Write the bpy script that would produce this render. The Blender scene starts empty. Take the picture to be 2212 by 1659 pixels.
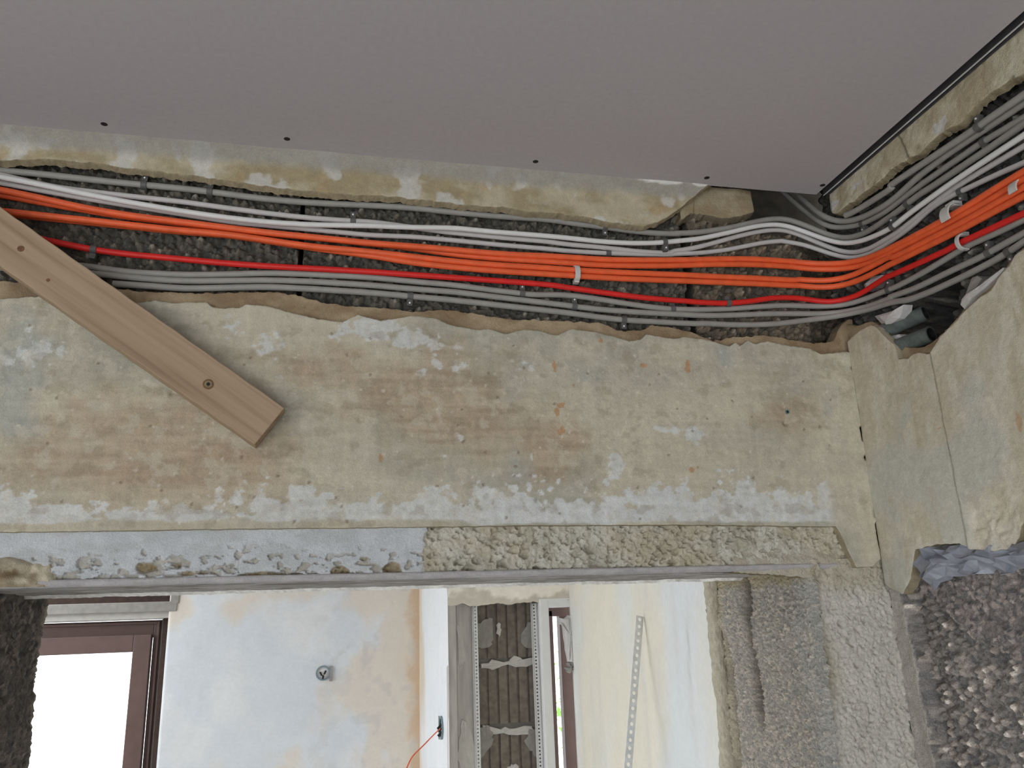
import bpy, math, random
import numpy as np
from mathutils import Matrix, Vector

# ------------------------------------------------------------------ camera, sky, exposure
scn = bpy.context.scene
COL = scn.collection
FPX, CXP, CYP = 1760.0, 1106.0, 829.5            # focal length and centre for a 2212 x 1659 frame
YAW, PIT, ROL = 0.22267047, 0.28092316, -0.03484951
CAM = np.array([-0.65418672, -0.89210572, 2.00510396])
_f = np.array([math.sin(YAW)*math.cos(PIT), math.cos(YAW)*math.cos(PIT), math.sin(PIT)])
_r = np.array([math.cos(YAW), -math.sin(YAW), 0.0]); _u = np.cross(_r, _f)
_R = _r*math.cos(ROL)+_u*math.sin(ROL); _U = -_r*math.sin(ROL)+_u*math.cos(ROL)
cam_d = bpy.data.cameras.new('camera'); cam = bpy.data.objects.new('camera', cam_d); COL.objects.link(cam)
cam_d.sensor_fit = 'HORIZONTAL'; cam_d.sensor_width = 36.0; cam_d.lens = 36.0*FPX/2212.0
cam_d.clip_start = 0.02; cam_d.clip_end = 200
cam.matrix_world = Matrix(((_R[0], _U[0], -_f[0], CAM[0]), (_R[1], _U[1], -_f[1], CAM[1]), (_R[2], _U[2], -_f[2], CAM[2]), (0, 0, 0, 1)))
scn.camera = cam

world = bpy.data.worlds.new('overcast_sky'); scn.world = world; world.use_nodes = True
_bg = world.node_tree.nodes['Background']
_bg.inputs[0].default_value = (0.93, 0.97, 1.0, 1); _bg.inputs[1].default_value = 3.2
scn.view_settings.view_transform = 'Standard'; scn.view_settings.look = 'None'
scn.view_settings.gamma = 1.0; scn.view_settings.use_curve_mapping = False
scn.view_settings.exposure = 0.0

# ------------------------------------------------------------------ helpers
def ray(px, py):
    return _R*((px-CXP)/FPX) - _U*((py-CYP)/FPX) + _f
def F(px, py, Y=0.0):                       # point of the photograph on a plane parallel to the front wall
    r = ray(px, py); return CAM + r*((Y-CAM[1])/r[1])
def W(px, py, X=0.0):                       # ... on a plane parallel to the right wall
    r = ray(px, py); return CAM + r*((X-CAM[0])/r[0])
def H(px, py, Z):
    r = ray(px, py); return CAM + r*((Z-CAM[2])/r[2])
def S(r, g, b): 
    f = lambda c: (c/255/12.92 if c/255 <= .04045 else ((c/255+.055)/1.055)**2.4)
    return np.array([f(r), f(g), f(b)])

_tab = np.random.RandomState(7).rand(256, 256)
def vn(x, y, s=0):
    x = np.asarray(x, float)+s*17.31; y = np.asarray(y, float)+s*9.73
    xi = np.floor(x).astype(int); yi = np.floor(y).astype(int); fx = x-xi; fy = y-yi
    fx = fx*fx*(3-2*fx); fy = fy*fy*(3-2*fy)
    a = _tab[xi & 255, yi & 255]; b = _tab[(xi+1) & 255, yi & 255]; c = _tab[xi & 255, (yi+1) & 255]; d = _tab[(xi+1) & 255, (yi+1) & 255]
    return (a*(1-fx)+b*fx)*(1-fy)+(c*(1-fx)+d*fx)*fy
def fbm(x, y, s=0, o=4, g=.5):
    t = 0; a = 1; n = 0
    for k in range(o):
        t = t+a*vn(x*2**k, y*2**k, s+k*3); n += a; a *= g
    return t/n                                # 0..1
def worley(x, y, s=0):
    xi = np.floor(x).astype(int); yi = np.floor(y).astype(int)
    f1 = np.full(x.shape, 9.0); f2 = f1.copy(); idv = np.zeros(x.shape)
    for dx in (-1, 0, 1):
        for dy in (-1, 0, 1):
            cx = xi+dx; cy = yi+dy
            jx = _tab[(cx+s*13) & 255, (cy+s*29) & 255]; jy = _tab[(cx*3+cy+s*7+91) & 255, (cy+s*5+17) & 255]
            d = np.hypot(cx+jx-x, cy+jy-y); rv = _tab[(cx+s+133) & 255, (cy*5+cx+s*3) & 255]
            c = d < f1
            f2 = np.where(c, f1, np.minimum(f2, d)); idv = np.where(c, rv, idv); f1 = np.where(c, d, f1)
    return f1, f2, idv
def sst(a, b, x):
    t = np.clip((x-a)/(b-a), 0, 1); return t*t*(3-2*t)
def mix(a, b, t):
    t = np.asarray(t)[..., None] if np.ndim(t) else t
    return a*(1-t)+b*t

def tag(o, label=None, cat=None, group=None, kind=None):
    if label: o['label'] = label
    if cat: o['category'] = cat
    if group: o['group'] = group
    if kind: o['kind'] = kind
    return o
def empty(name, loc=(0, 0, 0), parent=None):
    o = bpy.data.objects.new(name, None); COL.objects.link(o); o.location = Vector(loc); o.parent = parent
    o.empty_display_size = .05
    return o
def mesh(name, v, f, mat, parent=None, cols=None, smooth=True, center=False):
    """one mesh object; v (n,3) world points, f list of tuples or (m,4) array"""
    v = np.asarray(v, float).reshape(-1, 3)
    loc = np.zeros(3)
    if center: loc = v.mean(0)
    pl = np.zeros(3)
    if parent is not None: pl = np.array(parent_loc(parent))
    if parent is not None and not center: loc = pl.copy()
    me = bpy.data.meshes.new(name); w = v-loc
    if isinstance(f, np.ndarray):
        m, k = f.shape
        me.vertices.add(len(w)); me.vertices.foreach_set('co', w.ravel())
        me.loops.add(m*k); me.loops.foreach_set('vertex_index', f.astype(np.int32).ravel())
        me.polygons.add(m); me.polygons.foreach_set('loop_start', (np.arange(m)*k).astype(np.int32))
        me.polygons.foreach_set('loop_total', np.full(m, k, np.int32))
        me.update(calc_edges=True); me.validate()
    else:
        me.from_pydata([tuple(p) for p in w], [], f); me.update()
    if smooth: me.polygons.foreach_set('use_smooth', np.ones(len(me.polygons), bool))
    if cols is not None:
        c = np.ones((len(v), 4)); c[:, :3] = np.clip(np.asarray(cols).reshape(-1, 3), 0, 1)
        at = me.color_attributes.new('Col', 'FLOAT_COLOR', 'POINT'); at.data.foreach_set('color', c.ravel())
    me.materials.append(mat)
    o = bpy.data.objects.new(name, me); COL.objects.link(o)
    if parent is not None: o.parent = parent
    o.location = Vector(loc-pl)
    return o
def parent_loc(p):
    l = Vector((0, 0, 0))
    while p is not None: l = l+p.location; p = p.parent
    return l

class MB:
    def __init__(s): s.v = []; s.f = []
    def add(s, v, f):
        n = len(s.v); s.v += [tuple(p) for p in v]; s.f += [tuple(i+n for i in q) for q in f]; return s
    def box(s, a, b, bev=0.0):
        x0, y0, z0 = a; x1, y1, z1 = b
        v = [(x0, y0, z0), (x1, y0, z0), (x1, y1, z0), (x0, y1, z0), (x0, y0, z1), (x1, y0, z1), (x1, y1, z1), (x0, y1, z1)]
        return s.add(v, [(0, 3, 2, 1), (4, 5, 6, 7), (0, 1, 5, 4), (1, 2, 6, 5), (2, 3, 7, 6), (3, 0, 4, 7)])
    def hexa(s, v8):
        return s.add(v8, [(0, 3, 2, 1), (4, 5, 6, 7), (0, 1, 5, 4), (1, 2, 6, 5), (2, 3, 7, 6), (3, 0, 4, 7)])
    def cyl(s, a, b, r0, r1=None, n=16, caps=True):
        r1 = r0 if r1 is None else r1
        a = np.array(a, float); b = np.array(b, float); d = b-a; d /= np.linalg.norm(d)
        e = np.cross(d, [0, 0, 1]); e = e if np.linalg.norm(e) > .01 else np.cross(d, [1, 0, 0]); e /= np.linalg.norm(e); g = np.cross(d, e)
        v = []
        for c, r in ((a, r0), (b, r1)):
            for k in range(n):
                t = 2*math.pi*k/n; v.append(c+r*(math.cos(t)*e+math.sin(t)*g))
        f = [(k, (k+1) % n, n+(k+1) % n, n+k) for k in range(n)]
        if caps: f += [tuple(range(n))[::-1], tuple(range(n, 2*n))]
        return s.add(v, f)
    def build(s, name, mat, parent=None, smooth=False, center=False, bevel=0.0, seg=2):
        o = mesh(name, s.v, s.f, mat, parent, smooth=smooth, center=center)
        if bevel:
            m = o.modifiers.new('b', 'BEVEL'); m.width = bevel; m.segments = seg; m.limit_method = 'ANGLE'; m.angle_limit = .6
        return o

# ------------------------------------------------------------------ materials
def nm(name):
    m = bpy.data.materials.new(name); m.use_nodes = True
    nt = m.node_tree; b = nt.nodes['Principled BSDF']
    return m, nt, b, nt.nodes, nt.links
def mat_attr(name, gain=1.0, rough=.95, scale=300., var=.18, bump=.4, dist=.0006, scale2=60., var2=.10, spec=.2):
    """colour from the mesh attribute, multiplied by two octaves of grain, with fine relief"""
    m, nt, b, N, L = nm(name)
    at = N.new('ShaderNodeAttribute'); at.attribute_name = 'Col'
    tc = N.new('ShaderNodeTexCoord')
    def noise(sc, det):
        n = N.new('ShaderNodeTexNoise'); n.inputs['Scale'].default_value = sc; n.inputs['Detail'].default_value = det; n.inputs['Roughness'].default_value = .65
        L.new(tc.outputs['Object'], n.inputs['Vector']); return n
    n1 = noise(scale, 3); n2 = noise(scale2, 5)
    def rng(n, v):
        r = N.new('ShaderNodeMapRange'); r.inputs[1].default_value = .25; r.inputs[2].default_value = .75
        r.inputs[3].default_value = 1-v; r.inputs[4].default_value = 1+v; L.new(n.outputs['Fac'], r.inputs[0]); return r
    r1 = rng(n1, var); r2 = rng(n2, var2)
    r2.inputs[3].default_value *= gain; r2.inputs[4].default_value *= gain
    mu = N.new('ShaderNodeMath'); mu.operation = 'MULTIPLY'; L.new(r1.outputs[0], mu.inputs[0]); L.new(r2.outputs[0], mu.inputs[1])
    vm = N.new('ShaderNodeVectorMath'); vm.operation = 'SCALE'; L.new(at.outputs['Color'], vm.inputs[0]); L.new(mu.outputs[0], vm.inputs['Scale'])
    L.new(vm.outputs[0], b.inputs['Base Color'])
    bp = N.new('ShaderNodeBump'); bp.inputs['Strength'].default_value = bump; bp.inputs['Distance'].default_value = dist
    ad = N.new('ShaderNodeMath'); ad.operation = 'ADD'; L.new(n1.outputs['Fac'], ad.inputs[0]); L.new(n2.outputs['Fac'], ad.inputs[1])
    L.new(ad.outputs[0], bp.inputs['Height']); L.new(bp.outputs[0], b.inputs['Normal'])
    b.inputs['Roughness'].default_value = rough; b.inputs['Specular IOR Level'].default_value = spec
    return m
def mat_flat(name, col, rough=.5, metal=0., var=.08, scale=40., bump=0., dist=.0004, spec=.4, stretch=None):
    m, nt, b, N, L = nm(name)
    tc = N.new('ShaderNodeTexCoord'); n = N.new('ShaderNodeTexNoise'); n.inputs['Scale'].default_value = scale; n.inputs['Detail'].default_value = 5
    if stretch:
        mp = N.new('ShaderNodeMapping'); mp.inputs['Scale'].default_value = stretch; L.new(tc.outputs['Object'], mp.inputs[0]); L.new(mp.outputs[0], n.inputs['Vector'])
    else: L.new(tc.outputs['Object'], n.inputs['Vector'])
    r = N.new('ShaderNodeValToRGB'); c = np.array(col)
    r.color_ramp.elements[0].position = .3; r.color_ramp.elements[1].position = .7
    r.color_ramp.elements[0].color = (*np.clip(c*(1-var), 0, 1), 1); r.color_ramp.elements[1].color = (*np.clip(c*(1+var), 0, 1), 1)
    L.new(n.outputs['Fac'], r.inputs[0]); L.new(r.outputs[0], b.inputs['Base Color'])
    b.inputs['Roughness'].default_value = rough; b.inputs['Metallic'].default_value = metal; b.inputs['Specular IOR Level'].default_value = spec
    if bump:
        bp = N.new('ShaderNodeBump'); bp.inputs['Strength'].default_value = bump; bp.inputs['Distance'].default_value = dist
        L.new(n.outputs['Fac'], bp.inputs['Height']); L.new(bp.outputs[0], b.inputs['Normal'])
    return m
M = {}
M['plaster'] = mat_attr('old_plaster', gain=1.06, scale=650, var=.13, bump=.8, dist=.0009, scale2=110, var2=.12)
M['rough'] = mat_attr('rough_render', gain=1.14, scale=600, var=.12, bump=1.0, dist=.0012, scale2=160, var2=.07)
M['aggregate'] = mat_attr('pumice_concrete', gain=1.14, scale=700, var=.40, bump=1.0, dist=.0012, scale2=150, var2=.15)
M['farwall'] = mat_attr('whitewashed_plaster', scale=60, var=.04, bump=.3, dist=.002, scale2=12, var2=.04)
M['board'] = mat_flat('gypsum_board_paper', S(190, 186, 188), rough=.9, var=.035, scale=160, bump=.25, dist=.0003, spec=.2)
M['grey_cable'] = mat_flat('grey_cable_sheath', S(158, 155, 149), rough=.5, var=.07, scale=60)
M['pale_cable'] = mat_flat('pale_grey_cable_sheath', S(204, 201, 199), rough=.45, var=.05, scale=60)
M['white_cable'] = mat_flat('white_cable_sheath', S(224, 224, 222), rough=.4, var=.04, scale=60)
M['orange_cable'] = mat_flat('orange_cable_sheath', S(240, 104, 58), rough=.45, var=.10, scale=70)
M['red_cable'] = mat_flat('red_cable_sheath', S(222, 42, 36), rough=.45, var=.08, scale=60)
M['clip'] = mat_flat('grey_clip_plastic', S(96, 95, 93), rough=.5, var=.08, scale=150)
M['clip_pale'] = mat_flat('pale_clip_plastic', S(206, 204, 199), rough=.45, var=.06, scale=150)
M['nail'] = mat_flat('bright_nail_steel', (.92, .92, .92), rough=.3, metal=.5, var=.05, scale=300)
M['steel'] = mat_flat('zinc_profile', (.10, .095, .10), rough=.6, metal=.3, var=.12, scale=60)
M['zinc'] = mat_flat('galvanised_sheet', (.74, .75, .75), rough=.5, metal=.15, var=.12, scale=60)
M['umber'] = mat_flat('dark_umber_reveal', S(70, 54, 47), rough=.8, var=.25, scale=40)
M['dark'] = mat_flat('black_screw_and_bore_shade', (.015, .015, .015), rough=.6, var=.2, scale=300)  # own black of the screws, also painted shade inside bores
M['brass'] = mat_flat('yellow_screw', (.30, .25, .15), rough=.4, metal=.8, var=.2, scale=400)
M['pipe'] = mat_flat('grey_green_conduit', S(98, 106, 102), rough=.6, var=.30, scale=120, bump=.3)
M['foil'] = mat_flat('grey_membrane', S(150, 153, 163), rough=.38, var=.22, scale=70, spec=.5, bump=.3, dist=.001)
M['brown'] = mat_flat('brown_window_paint', S(106, 86, 81), rough=.45, var=.10, scale=20)
M['block'] = mat_flat('dark_hollow_block', S(120, 112, 102), rough=.95, var=.25, scale=45, bump=.6, dist=.002)
M['mortar'] = mat_flat('pale_mortar', S(196, 192, 186), rough=.95, var=.08, scale=40, bump=.6, dist=.002)
M['grey_mortar'] = mat_flat('grey_mortar', S(150, 146, 140), rough=.95, var=.12, scale=40, bump=.6, dist=.002)
M['whitewash'] = mat_flat('fresh_white_plaster', S(234, 234, 234), rough=.9, var=.03, scale=30)
M['pale_block'] = mat_flat('lit_grey_block', S(186, 181, 175), rough=.95, var=.14, scale=18, bump=.5, dist=.002, stretch=(3, 3, .6))  # light on the pier's side put into a paler block colour
M['gypsum'] = mat_flat('white_gypsum', S(208, 205, 203), rough=.9, var=.06, scale=200, bump=.5)
M['box'] = mat_flat('socket_box_plastic', S(120, 140, 146), rough=.5, var=.1, scale=60)
M['floor'] = mat_flat('dusty_screed', S(196, 193, 188), rough=.95, var=.10, scale=3)
M['leaf'] = mat_flat('bush_leaves', S(120, 170, 70), rough=.6, var=.25, scale=8)
def mat_wood():
    m, nt, b, N, L = nm('raw_spruce')
    tc = N.new('ShaderNodeTexCoord'); mp = N.new('ShaderNodeMapping'); mp.inputs['Scale'].default_value = (2.2, 70, 70)
    n = N.new('ShaderNodeTexNoise'); n.inputs['Scale'].default_value = 1.6; n.inputs['Detail'].default_value = 6; n.inputs['Distortion'].default_value = .35
    L.new(tc.outputs['Object'], mp.inputs[0]); L.new(mp.outputs[0], n.inputs['Vector'])
    r = N.new('ShaderNodeValToRGB'); e = r.color_ramp.elements
    e[0].position = .30; e[0].color = (*S(146, 122, 98), 1); e[1].position = .62; e[1].color = (*S(176, 153, 127), 1)
    q = e.new(.47); q.color = (*S(169, 146, 120), 1)
    L.new(n.outputs['Fac'], r.inputs[0]); L.new(r.outputs[0], b.inputs['Base Color'])
    bp = N.new('ShaderNodeBump'); bp.inputs['Strength'].default_value = .3; bp.inputs['Distance'].default_value = .0004
    L.new(n.outputs['Fac'], bp.inputs['Height']); L.new(bp.outputs[0], b.inputs['Normal'])
    b.inputs['Roughness'].default_value = .7; b.inputs['Specular IOR Level'].default_value = .3
    return m
M['wood'] = mat_wood()
M['knot'] = mat_flat('dark_knot', S(120, 84, 58), rough=.7, var=.3, scale=400)
def mat_glass():
    m, nt, b, N, L = nm('window_glass')
    b.inputs['Base Color'].default_value = (1, 1, 1, 1); b.inputs['Roughness'].default_value = .02
    b.inputs['IOR'].default_value = 1.02; b.inputs['Transmission Weight'].default_value = 1.0
    n = N.new('ShaderNodeTexNoise'); n.inputs['Scale'].default_value = 3
    r = N.new('ShaderNodeValToRGB'); r.color_ramp.elements[0].color = (.96, .97, .97, 1); r.color_ramp.elements[1].color = (1, 1, 1, 1)
    L.new(n.outputs['Fac'], r.inputs[0]); L.new(r.outputs[0], b.inputs['Base Color'])
    return m
M['glass'] = mat_glass()

# ------------------------------------------------------------------ relief strips of wall
def poly(pts, face, Y):
    """trace in the photograph -> (u, w) on a wall layer lying Y behind the finished face"""
    a = []
    for p in pts:
        q = F(p[0], p[1], Y) if face == 'F' else W(p[0], p[1], Y)
        a.append((q[0] if face == 'F' else -q[1], q[2]))
    a = np.array(a); return a[np.argsort(a[:, 0])]
def edge(pts, face, Y=0., amp=.0012, fr=160., s=1):
    a = poly(pts, face, Y)
    return lambda u: np.interp(u, a[:, 0], a[:, 1])+amp*2*(fbm(u*fr, u*0+s*3.3, s, 3)-.5)
def const(z): return lambda u: np.full_like(np.asarray(u, float), z)

def strip(name, face, u0, u1, lo, hi, step, outf, colf, mat, parent, lips=None, kind=None, rows=None):
    """a patch of wall surface: columns along the wall, rows between two ragged edges, with returned (thick) rims.
       lips: dict side -> (in-plane shift, depth, colour)"""
    nu = max(2, int(round((u1-u0)/step)))+1
    uu = np.linspace(u0, u1, nu); a = lo(uu); b = hi(uu); b = np.maximum(b, a+.0008)
    nw = rows or (max(3, int(round(np.max(b-a)/step)))+1)
    t = np.linspace(0, 1, nw)[None, :]
    U = np.repeat(uu[:, None], nw, 1); Wd = a[:, None]*(1-t)+b[:, None]*t
    O = outf(U, Wd); C = colf(U, Wd, O)
    lips = lips or {}
    def pad(side, sh, dp, c):
        nonlocal U, Wd, O, C
        rings = [(.25, .12), (.6, .5), (1., 1.)]
        for k, (p, d) in enumerate(rings):
            if side in 'tb':
                i = -1 if side == 't' else 0; base = 0 if k == 0 else None
                if k == 0: pad.U0 = U[:, i].copy(); pad.W0 = Wd[:, i].copy(); pad.O0 = O[:, i].copy(); pad.C0 = C[:, i].copy()
                j = sh*p*(.6+.8*vn(pad.U0*300, pad.U0*0+k, 5))
                dd = dp*d*(1+.25*(vn(pad.U0*400, pad.U0*0+k, 8)-.5))
                nU = pad.U0; nW = pad.W0+(j if side == 't' else -j); nO = pad.O0-dd
                cc = (vn(pad.U0*500, pad.U0*0+k*7, 9)*.5+.75)[:, None]*np.asarray(c)[None] if c is not None else pad.C0
                ax = 1
            else:
                i = -1 if side == 'r' else 0
                if k == 0: pad.U0 = U[i].copy(); pad.W0 = Wd[i].copy(); pad.O0 = O[i].copy(); pad.C0 = C[i].copy()
                j = sh*p*(.6+.8*vn(pad.W0*300, pad.W0*0+k, 5))
                nU = pad.U0+(j if side == 'r' else -j); nW = pad.W0; nO = pad.O0-dp*d
                cc = (vn(pad.W0*500, pad.W0*0+k*7, 9)*.5+.75)[:, None]*np.asarray(c)[None] if c is not None else pad.C0
                ax = 0
            def cat(A, n):
                n = np.expand_dims(n, ax)
                return np.concatenate((A, n) if side in 'tr' else (n, A), axis=ax)
            U = cat(U, nU); Wd = cat(Wd, nW); O = cat(O, nO); C = cat(C, cc)
    for side in 'tb':
        if side in lips: pad(side, *lips[side])
    for side in 'lr':
        if side in lips: pad(side, *lips[side])
    if face == 'F': V = np.stack([U, -O, Wd], -1)
    elif face == 'R': V = np.stack([-O, -U, Wd], -1)
    else: V = face(U, Wd, O)
    n, m = U.shape
    idx = np.arange(n*m).reshape(n, m)
    f = np.stack([idx[:-1, :-1], idx[1:, :-1], idx[1:, 1:], idx[:-1, 1:]], -1).reshape(-1, 4)
    o = mesh(name, V.reshape(-1, 3), f, mat, parent, cols=C.reshape(-1, 3))
    if kind: o['kind'] = kind
    return o

def blobs(U, Wd, lst, face='F', Y=0., sc=.00052):
    """soft patches (px, py, rx, ry, strength) given where the photograph shows them, as a field on the wall"""
    g = np.zeros_like(U)
    for (px, py, rx, ry, st) in lst:
        q = F(px, py, Y) if face == 'F' else W(px, py, Y); u = q[0] if face == 'F' else -q[1]
        g = np.maximum(g, st*np.exp(-((U-u)/(rx*sc))**2-((Wd-q[2])/(ry*sc))**2)) if st > 0 else g+st*np.exp(-((U-u)/(rx*sc))**2-((Wd-q[2])/(ry*sc))**2)
    return g

ZC = 2.547; ZL = 2.05; ZTOP = 2.78
TAN = S(190, 172, 145); BEIGE = S(187, 180, 160); GRY = S(170, 172, 165); WHT = S(205, 209, 210); OCH = S(186, 140, 92); BRN = S(150, 128, 100); UND = S(150, 132, 108)

# ================================================================== FRONT WALL
wall_front = tag(empty('wall_front', (-.5, 0, 2.3)), 'old plastered wall over the opening with a chiselled cable channel', 'wall', kind='structure')

# --- masonry at the back of the channel: blocks with an open joint between them
def agg_col(U, Wd, base, s, sc, bright=.25):
    f1, f2, i1 = worley(U*sc, Wd*sc, s); g1, g2, i2 = worley(U*sc*2.3, Wd*sc*2.3, s+2)
    v = .45+.75*i1*i1+.35*i2
    c = base[None, None]*v[..., None]
    c = c*(1+.12*(i1[..., None]-.5)*np.array([1., 0., -1.]))
    pale = (i1 > .93)[..., None]*(f1 < .35)[..., None]*bright
    return c+pale*S(190, 186, 178)
def agg_out(U, Wd, s, sc, amp):
    f1, f2, i1 = worley(U*sc, Wd*sc, s); g1, g2, i2 = worley(U*sc*2.3, Wd*sc*2.3, s+2)
    b = np.clip(1-(f1*1.25)**2, 0, 1)*(.35+.85*i1)+.30*np.clip(1-(g1*1.3)**2, 0, 1)*(.3+i2)
    return amp*(b-.5)+.006*(fbm(U*25, Wd*25, s, 3)-.5)
xj1 = F(651, 520, .03)[0]; xj2 = F(1486, 600, .03)[0]
AGG = S(104, 100, 92)
def ch_out(s, deep=False):
    def f(U, Wd):
        o = -.030+agg_out(U, Wd, s, 135, .0105)
        if deep:
            v = sst(-.104, -.098, U+.006*(fbm(U*60, Wd*60, 4)-.5))*sst(2.505, 2.511, Wd+.008*(fbm(U*80, Wd*80, 3)-.5)); o = o-v*.185
            e = sst(-.034, -.018, U+.01*(fbm(U*0, Wd*60, 5)-.5)); o = o-e*.035*(1-v)
        return o
    return f
for k, (a, b, base) in enumerate(((-1.62, xj1-.0030, AGG), (xj1+.0030, xj2-.006, AGG), (xj2+.006, .055, S(120, 110, 96)))):
    strip('masonry_block', 'F', a, b, const(2.285), const(2.60), .00145, ch_out(k+1, k == 2), (lambda s, bs: lambda U, Wd, O: agg_col(U, Wd, bs, s, 135))(k+1, base), M['aggregate'], wall_front,
          lips={'l': (.001, .03, AGG*.6), 'r': (.001, .03, AGG*.6)})
MB().box((-1.7, .240, 2.2), (.26, .25, 2.72)).box((.150, -.9, 2.2), (.24, .19, 2.72)).build('backing_masonry', M['block'], wall_front)

# --- upper plaster band with a cove under the ceiling board
up_edge = [(-60, 340), (0, 346), (117, 342), (167, 349), (207, 350), (268, 362), (334, 367), (401, 376), (468, 386), (535, 396), (636, 408), (740, 418), (840, 423), (941, 433), (1024, 443),
           (1075, 445), (1141, 455), (1242, 464), (1309, 476), (1359, 484), (1392, 487), (1420, 480), (1440, 468), (1474, 446), (1497, 426), (1530, 403), (1545, 392)]
lo_up = edge(up_edge, 'F', 0., .0016, 120, 2)
def up_out(U, Wd):
    t = np.clip((Wd-(ZC-.032))/.032, 0, 1)
    return .013*t**2.2+.0022*(fbm(U*18, Wd*30, 4)-.5)+.0007*(fbm(U*160, Wd*160, 5)-.5)
def up_col(U, Wd, O):
    n = fbm(U*22, Wd*40, 11); n2 = fbm(U*60, Wd*60, 14)
    c = mix(S(166, 152, 122), S(190, 180, 154), sst(.35, .65, n)); c = c*(1+.22*(fbm(U*130, Wd*130, 12, 4)[..., None]-.5))
    c = mix(c, S(176, 150, 112), .6*sst(.58, .72, n2)*sst(.4, .6, fbm(U*9, Wd*9, 15)))
    c = mix(c, S(205, 203, 196), .8*sst(.60, .68, fbm(U*35, Wd*35, 17)))
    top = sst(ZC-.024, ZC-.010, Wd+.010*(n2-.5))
    c = mix(c, S(160, 157, 150), top*.85)  # shade of the forward-curving cove put into the colour
    wl = blobs(U, Wd, [(1420, 400, 70, 9, 1.), (1500, 405, 30, 10, 1.)]); c = mix(c, S(222, 220, 214), sst(.35, .6, wl*(.5+n2)))
    return c
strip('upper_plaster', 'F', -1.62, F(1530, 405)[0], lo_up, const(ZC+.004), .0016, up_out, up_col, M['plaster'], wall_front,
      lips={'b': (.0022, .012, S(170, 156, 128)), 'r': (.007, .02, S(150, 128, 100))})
# second, lower-lying scrap of plaster next to its broken end
def br_col(U, Wd, O):
    n = fbm(U*40, Wd*40, 21)
    return mix(S(158, 142, 114), S(176, 164, 138), sst(.35, .65, n))  # browner than the band, for the shade the scrap lies in
lo_sc = edge([(1440, 494), (1478, 470), (1496, 458), (1530, 464), (1560, 470), (1590, 466), (1608, 464), (1628, 456)], 'F', .013, .0016, 300, 6)
strip('plaster_scrap', 'F', F(1470, 450, .013)[0], F(1627, 450, .013)[0], lo_sc, const(ZC+.012), .0016,
      lambda U, Wd: -.013+.005*(fbm(U*40, Wd*40, 23)-.5)-.004*np.exp(-((U-F(1494, 440, .013)[0]-.15*(Wd-2.49))/.0022)**2), br_col, M['rough'], wall_front,
      lips={'b': (.0045, .014, S(120, 110, 92)), 'r': (.002, .016, S(120, 104, 82)), 'l': (.002, .016, S(128, 112, 88))})

# --- undercoat showing between the channel and the broken edge of the finish coat
hi_un = edge([(-60, 606), (0, 610), (100, 612), (200, 618), (300, 630), (400, 634), (500, 634), (580, 631), (600, 632), (650, 642), (700, 655), (750, 662), (800, 664), (900, 674), (960, 670), (1000, 674), (1060, 684),
              (1120, 690), (1200, 693), (1300, 698), (1330, 712), (1345, 716), (1395, 712), (1405, 702), (1440, 706), (1500, 720), (1540, 737), (1580, 730), (1610, 728), (1650, 724), (1700, 733), (1760, 742), (1800, 738), (1818, 700), (1835, 690)], 'F', .011, .0020, 170, 8)
def un_col(U, Wd, O):
    n = fbm(U*30, Wd*45, 31)
    return mix(S(142, 122, 96), S(170, 152, 124), sst(.3, .7, n))
strip('undercoat', 'F', -1.62, .02, edge([(-60, 690), (700, 720), (1300, 760), (1850, 800)], 'F', .011, 0), hi_un, .0016,
      lambda U, Wd: -.010+.004*(fbm(U*40, Wd*40, 33)-.5)+.0012*(fbm(U*200, Wd*200, 34)-.5), un_col, M['rough'], wall_front, lips={'t': (.001, .02, UND)})

# --- finish coat below the channel
top_edge = [(-60, 650), (0, 645), (67, 640), (110, 641), (301, 655), (334, 650), (385, 656), (400, 653), (445, 654), (460, 664), (481, 667), (517, 665), (532, 658), (581, 662), (635, 677), (690, 690), (740, 695), (773, 680), (824, 693), (890, 682),
            (941, 688), (974, 702), (1001, 708), (1034, 713), (1058, 710), (1091, 722), (1131, 712), (1165, 715), (1202, 725), (1235, 710), (1292, 718), (1330, 727), (1359, 737), (1385, 733), (1396, 722), (1452, 732), (1480, 728), (1522, 733),
            (1576, 748), (1589, 740), (1599, 748), (1616, 735), (1632, 743), (1659, 737), (1706, 747), (1750, 753), (1773, 765), (1830, 760), (1838, 760)]
hi_fp = edge(top_edge, 'F', 0., .0010, 260, 12)
lo_fp = edge([(-60, 1150), (0, 1149), (250, 1146), (500, 1142), (740, 1140), (970, 1137), (1100, 1135), (1300, 1134), (1480, 1133), (1700, 1136), (1806, 1137), (1816, 1152), (1832, 1192), (1848, 1226), (1880, 1224), (1902, 1206)], 'F', 0., .0007, 120, 13)
WP = [(800, 715, 95, 36, 1.), (880, 735, 80, 34, .95), (500, 715, 40, 40, .72), (590, 735, 45, 40, .85), (600, 800, 40, 45, .75), (915, 805, 26, 26, .85), (940, 785, 18, 26, .8), (70, 770, 70, 50, .75), (995, 945, 12, 14, .85), (960, 985, 10, 8, .8),
      (1148, 985, 7, 18, .8), (1440, 925, 60, 14, .8), (1500, 945, 34, 18, .9), (1310, 940, 26, 50, .80), (1330, 1000, 24, 60, .80), (395, 930, 60, 16, .66), (1000, 790, 60, 50, .55), (1130, 800, 60, 50, .60)]
OC = [(1215, 875, 14, 9, 1.), (1203, 890, 7, 12, 1.), (1487, 792, 9, 18, 1.), (1390, 790, 9, 8, 1.), (1198, 790, 5, 18, .9), (822, 985, 5, 14, 1.), (1495, 1015, 8, 8, 1.), (1507, 1013, 5, 8, .9), (1213, 930, 16, 12, .8), (1240, 832, 6, 6, 1.), (1297, 735, 8, 8, .8), (1620, 915, 5, 10, .6)]
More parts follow.
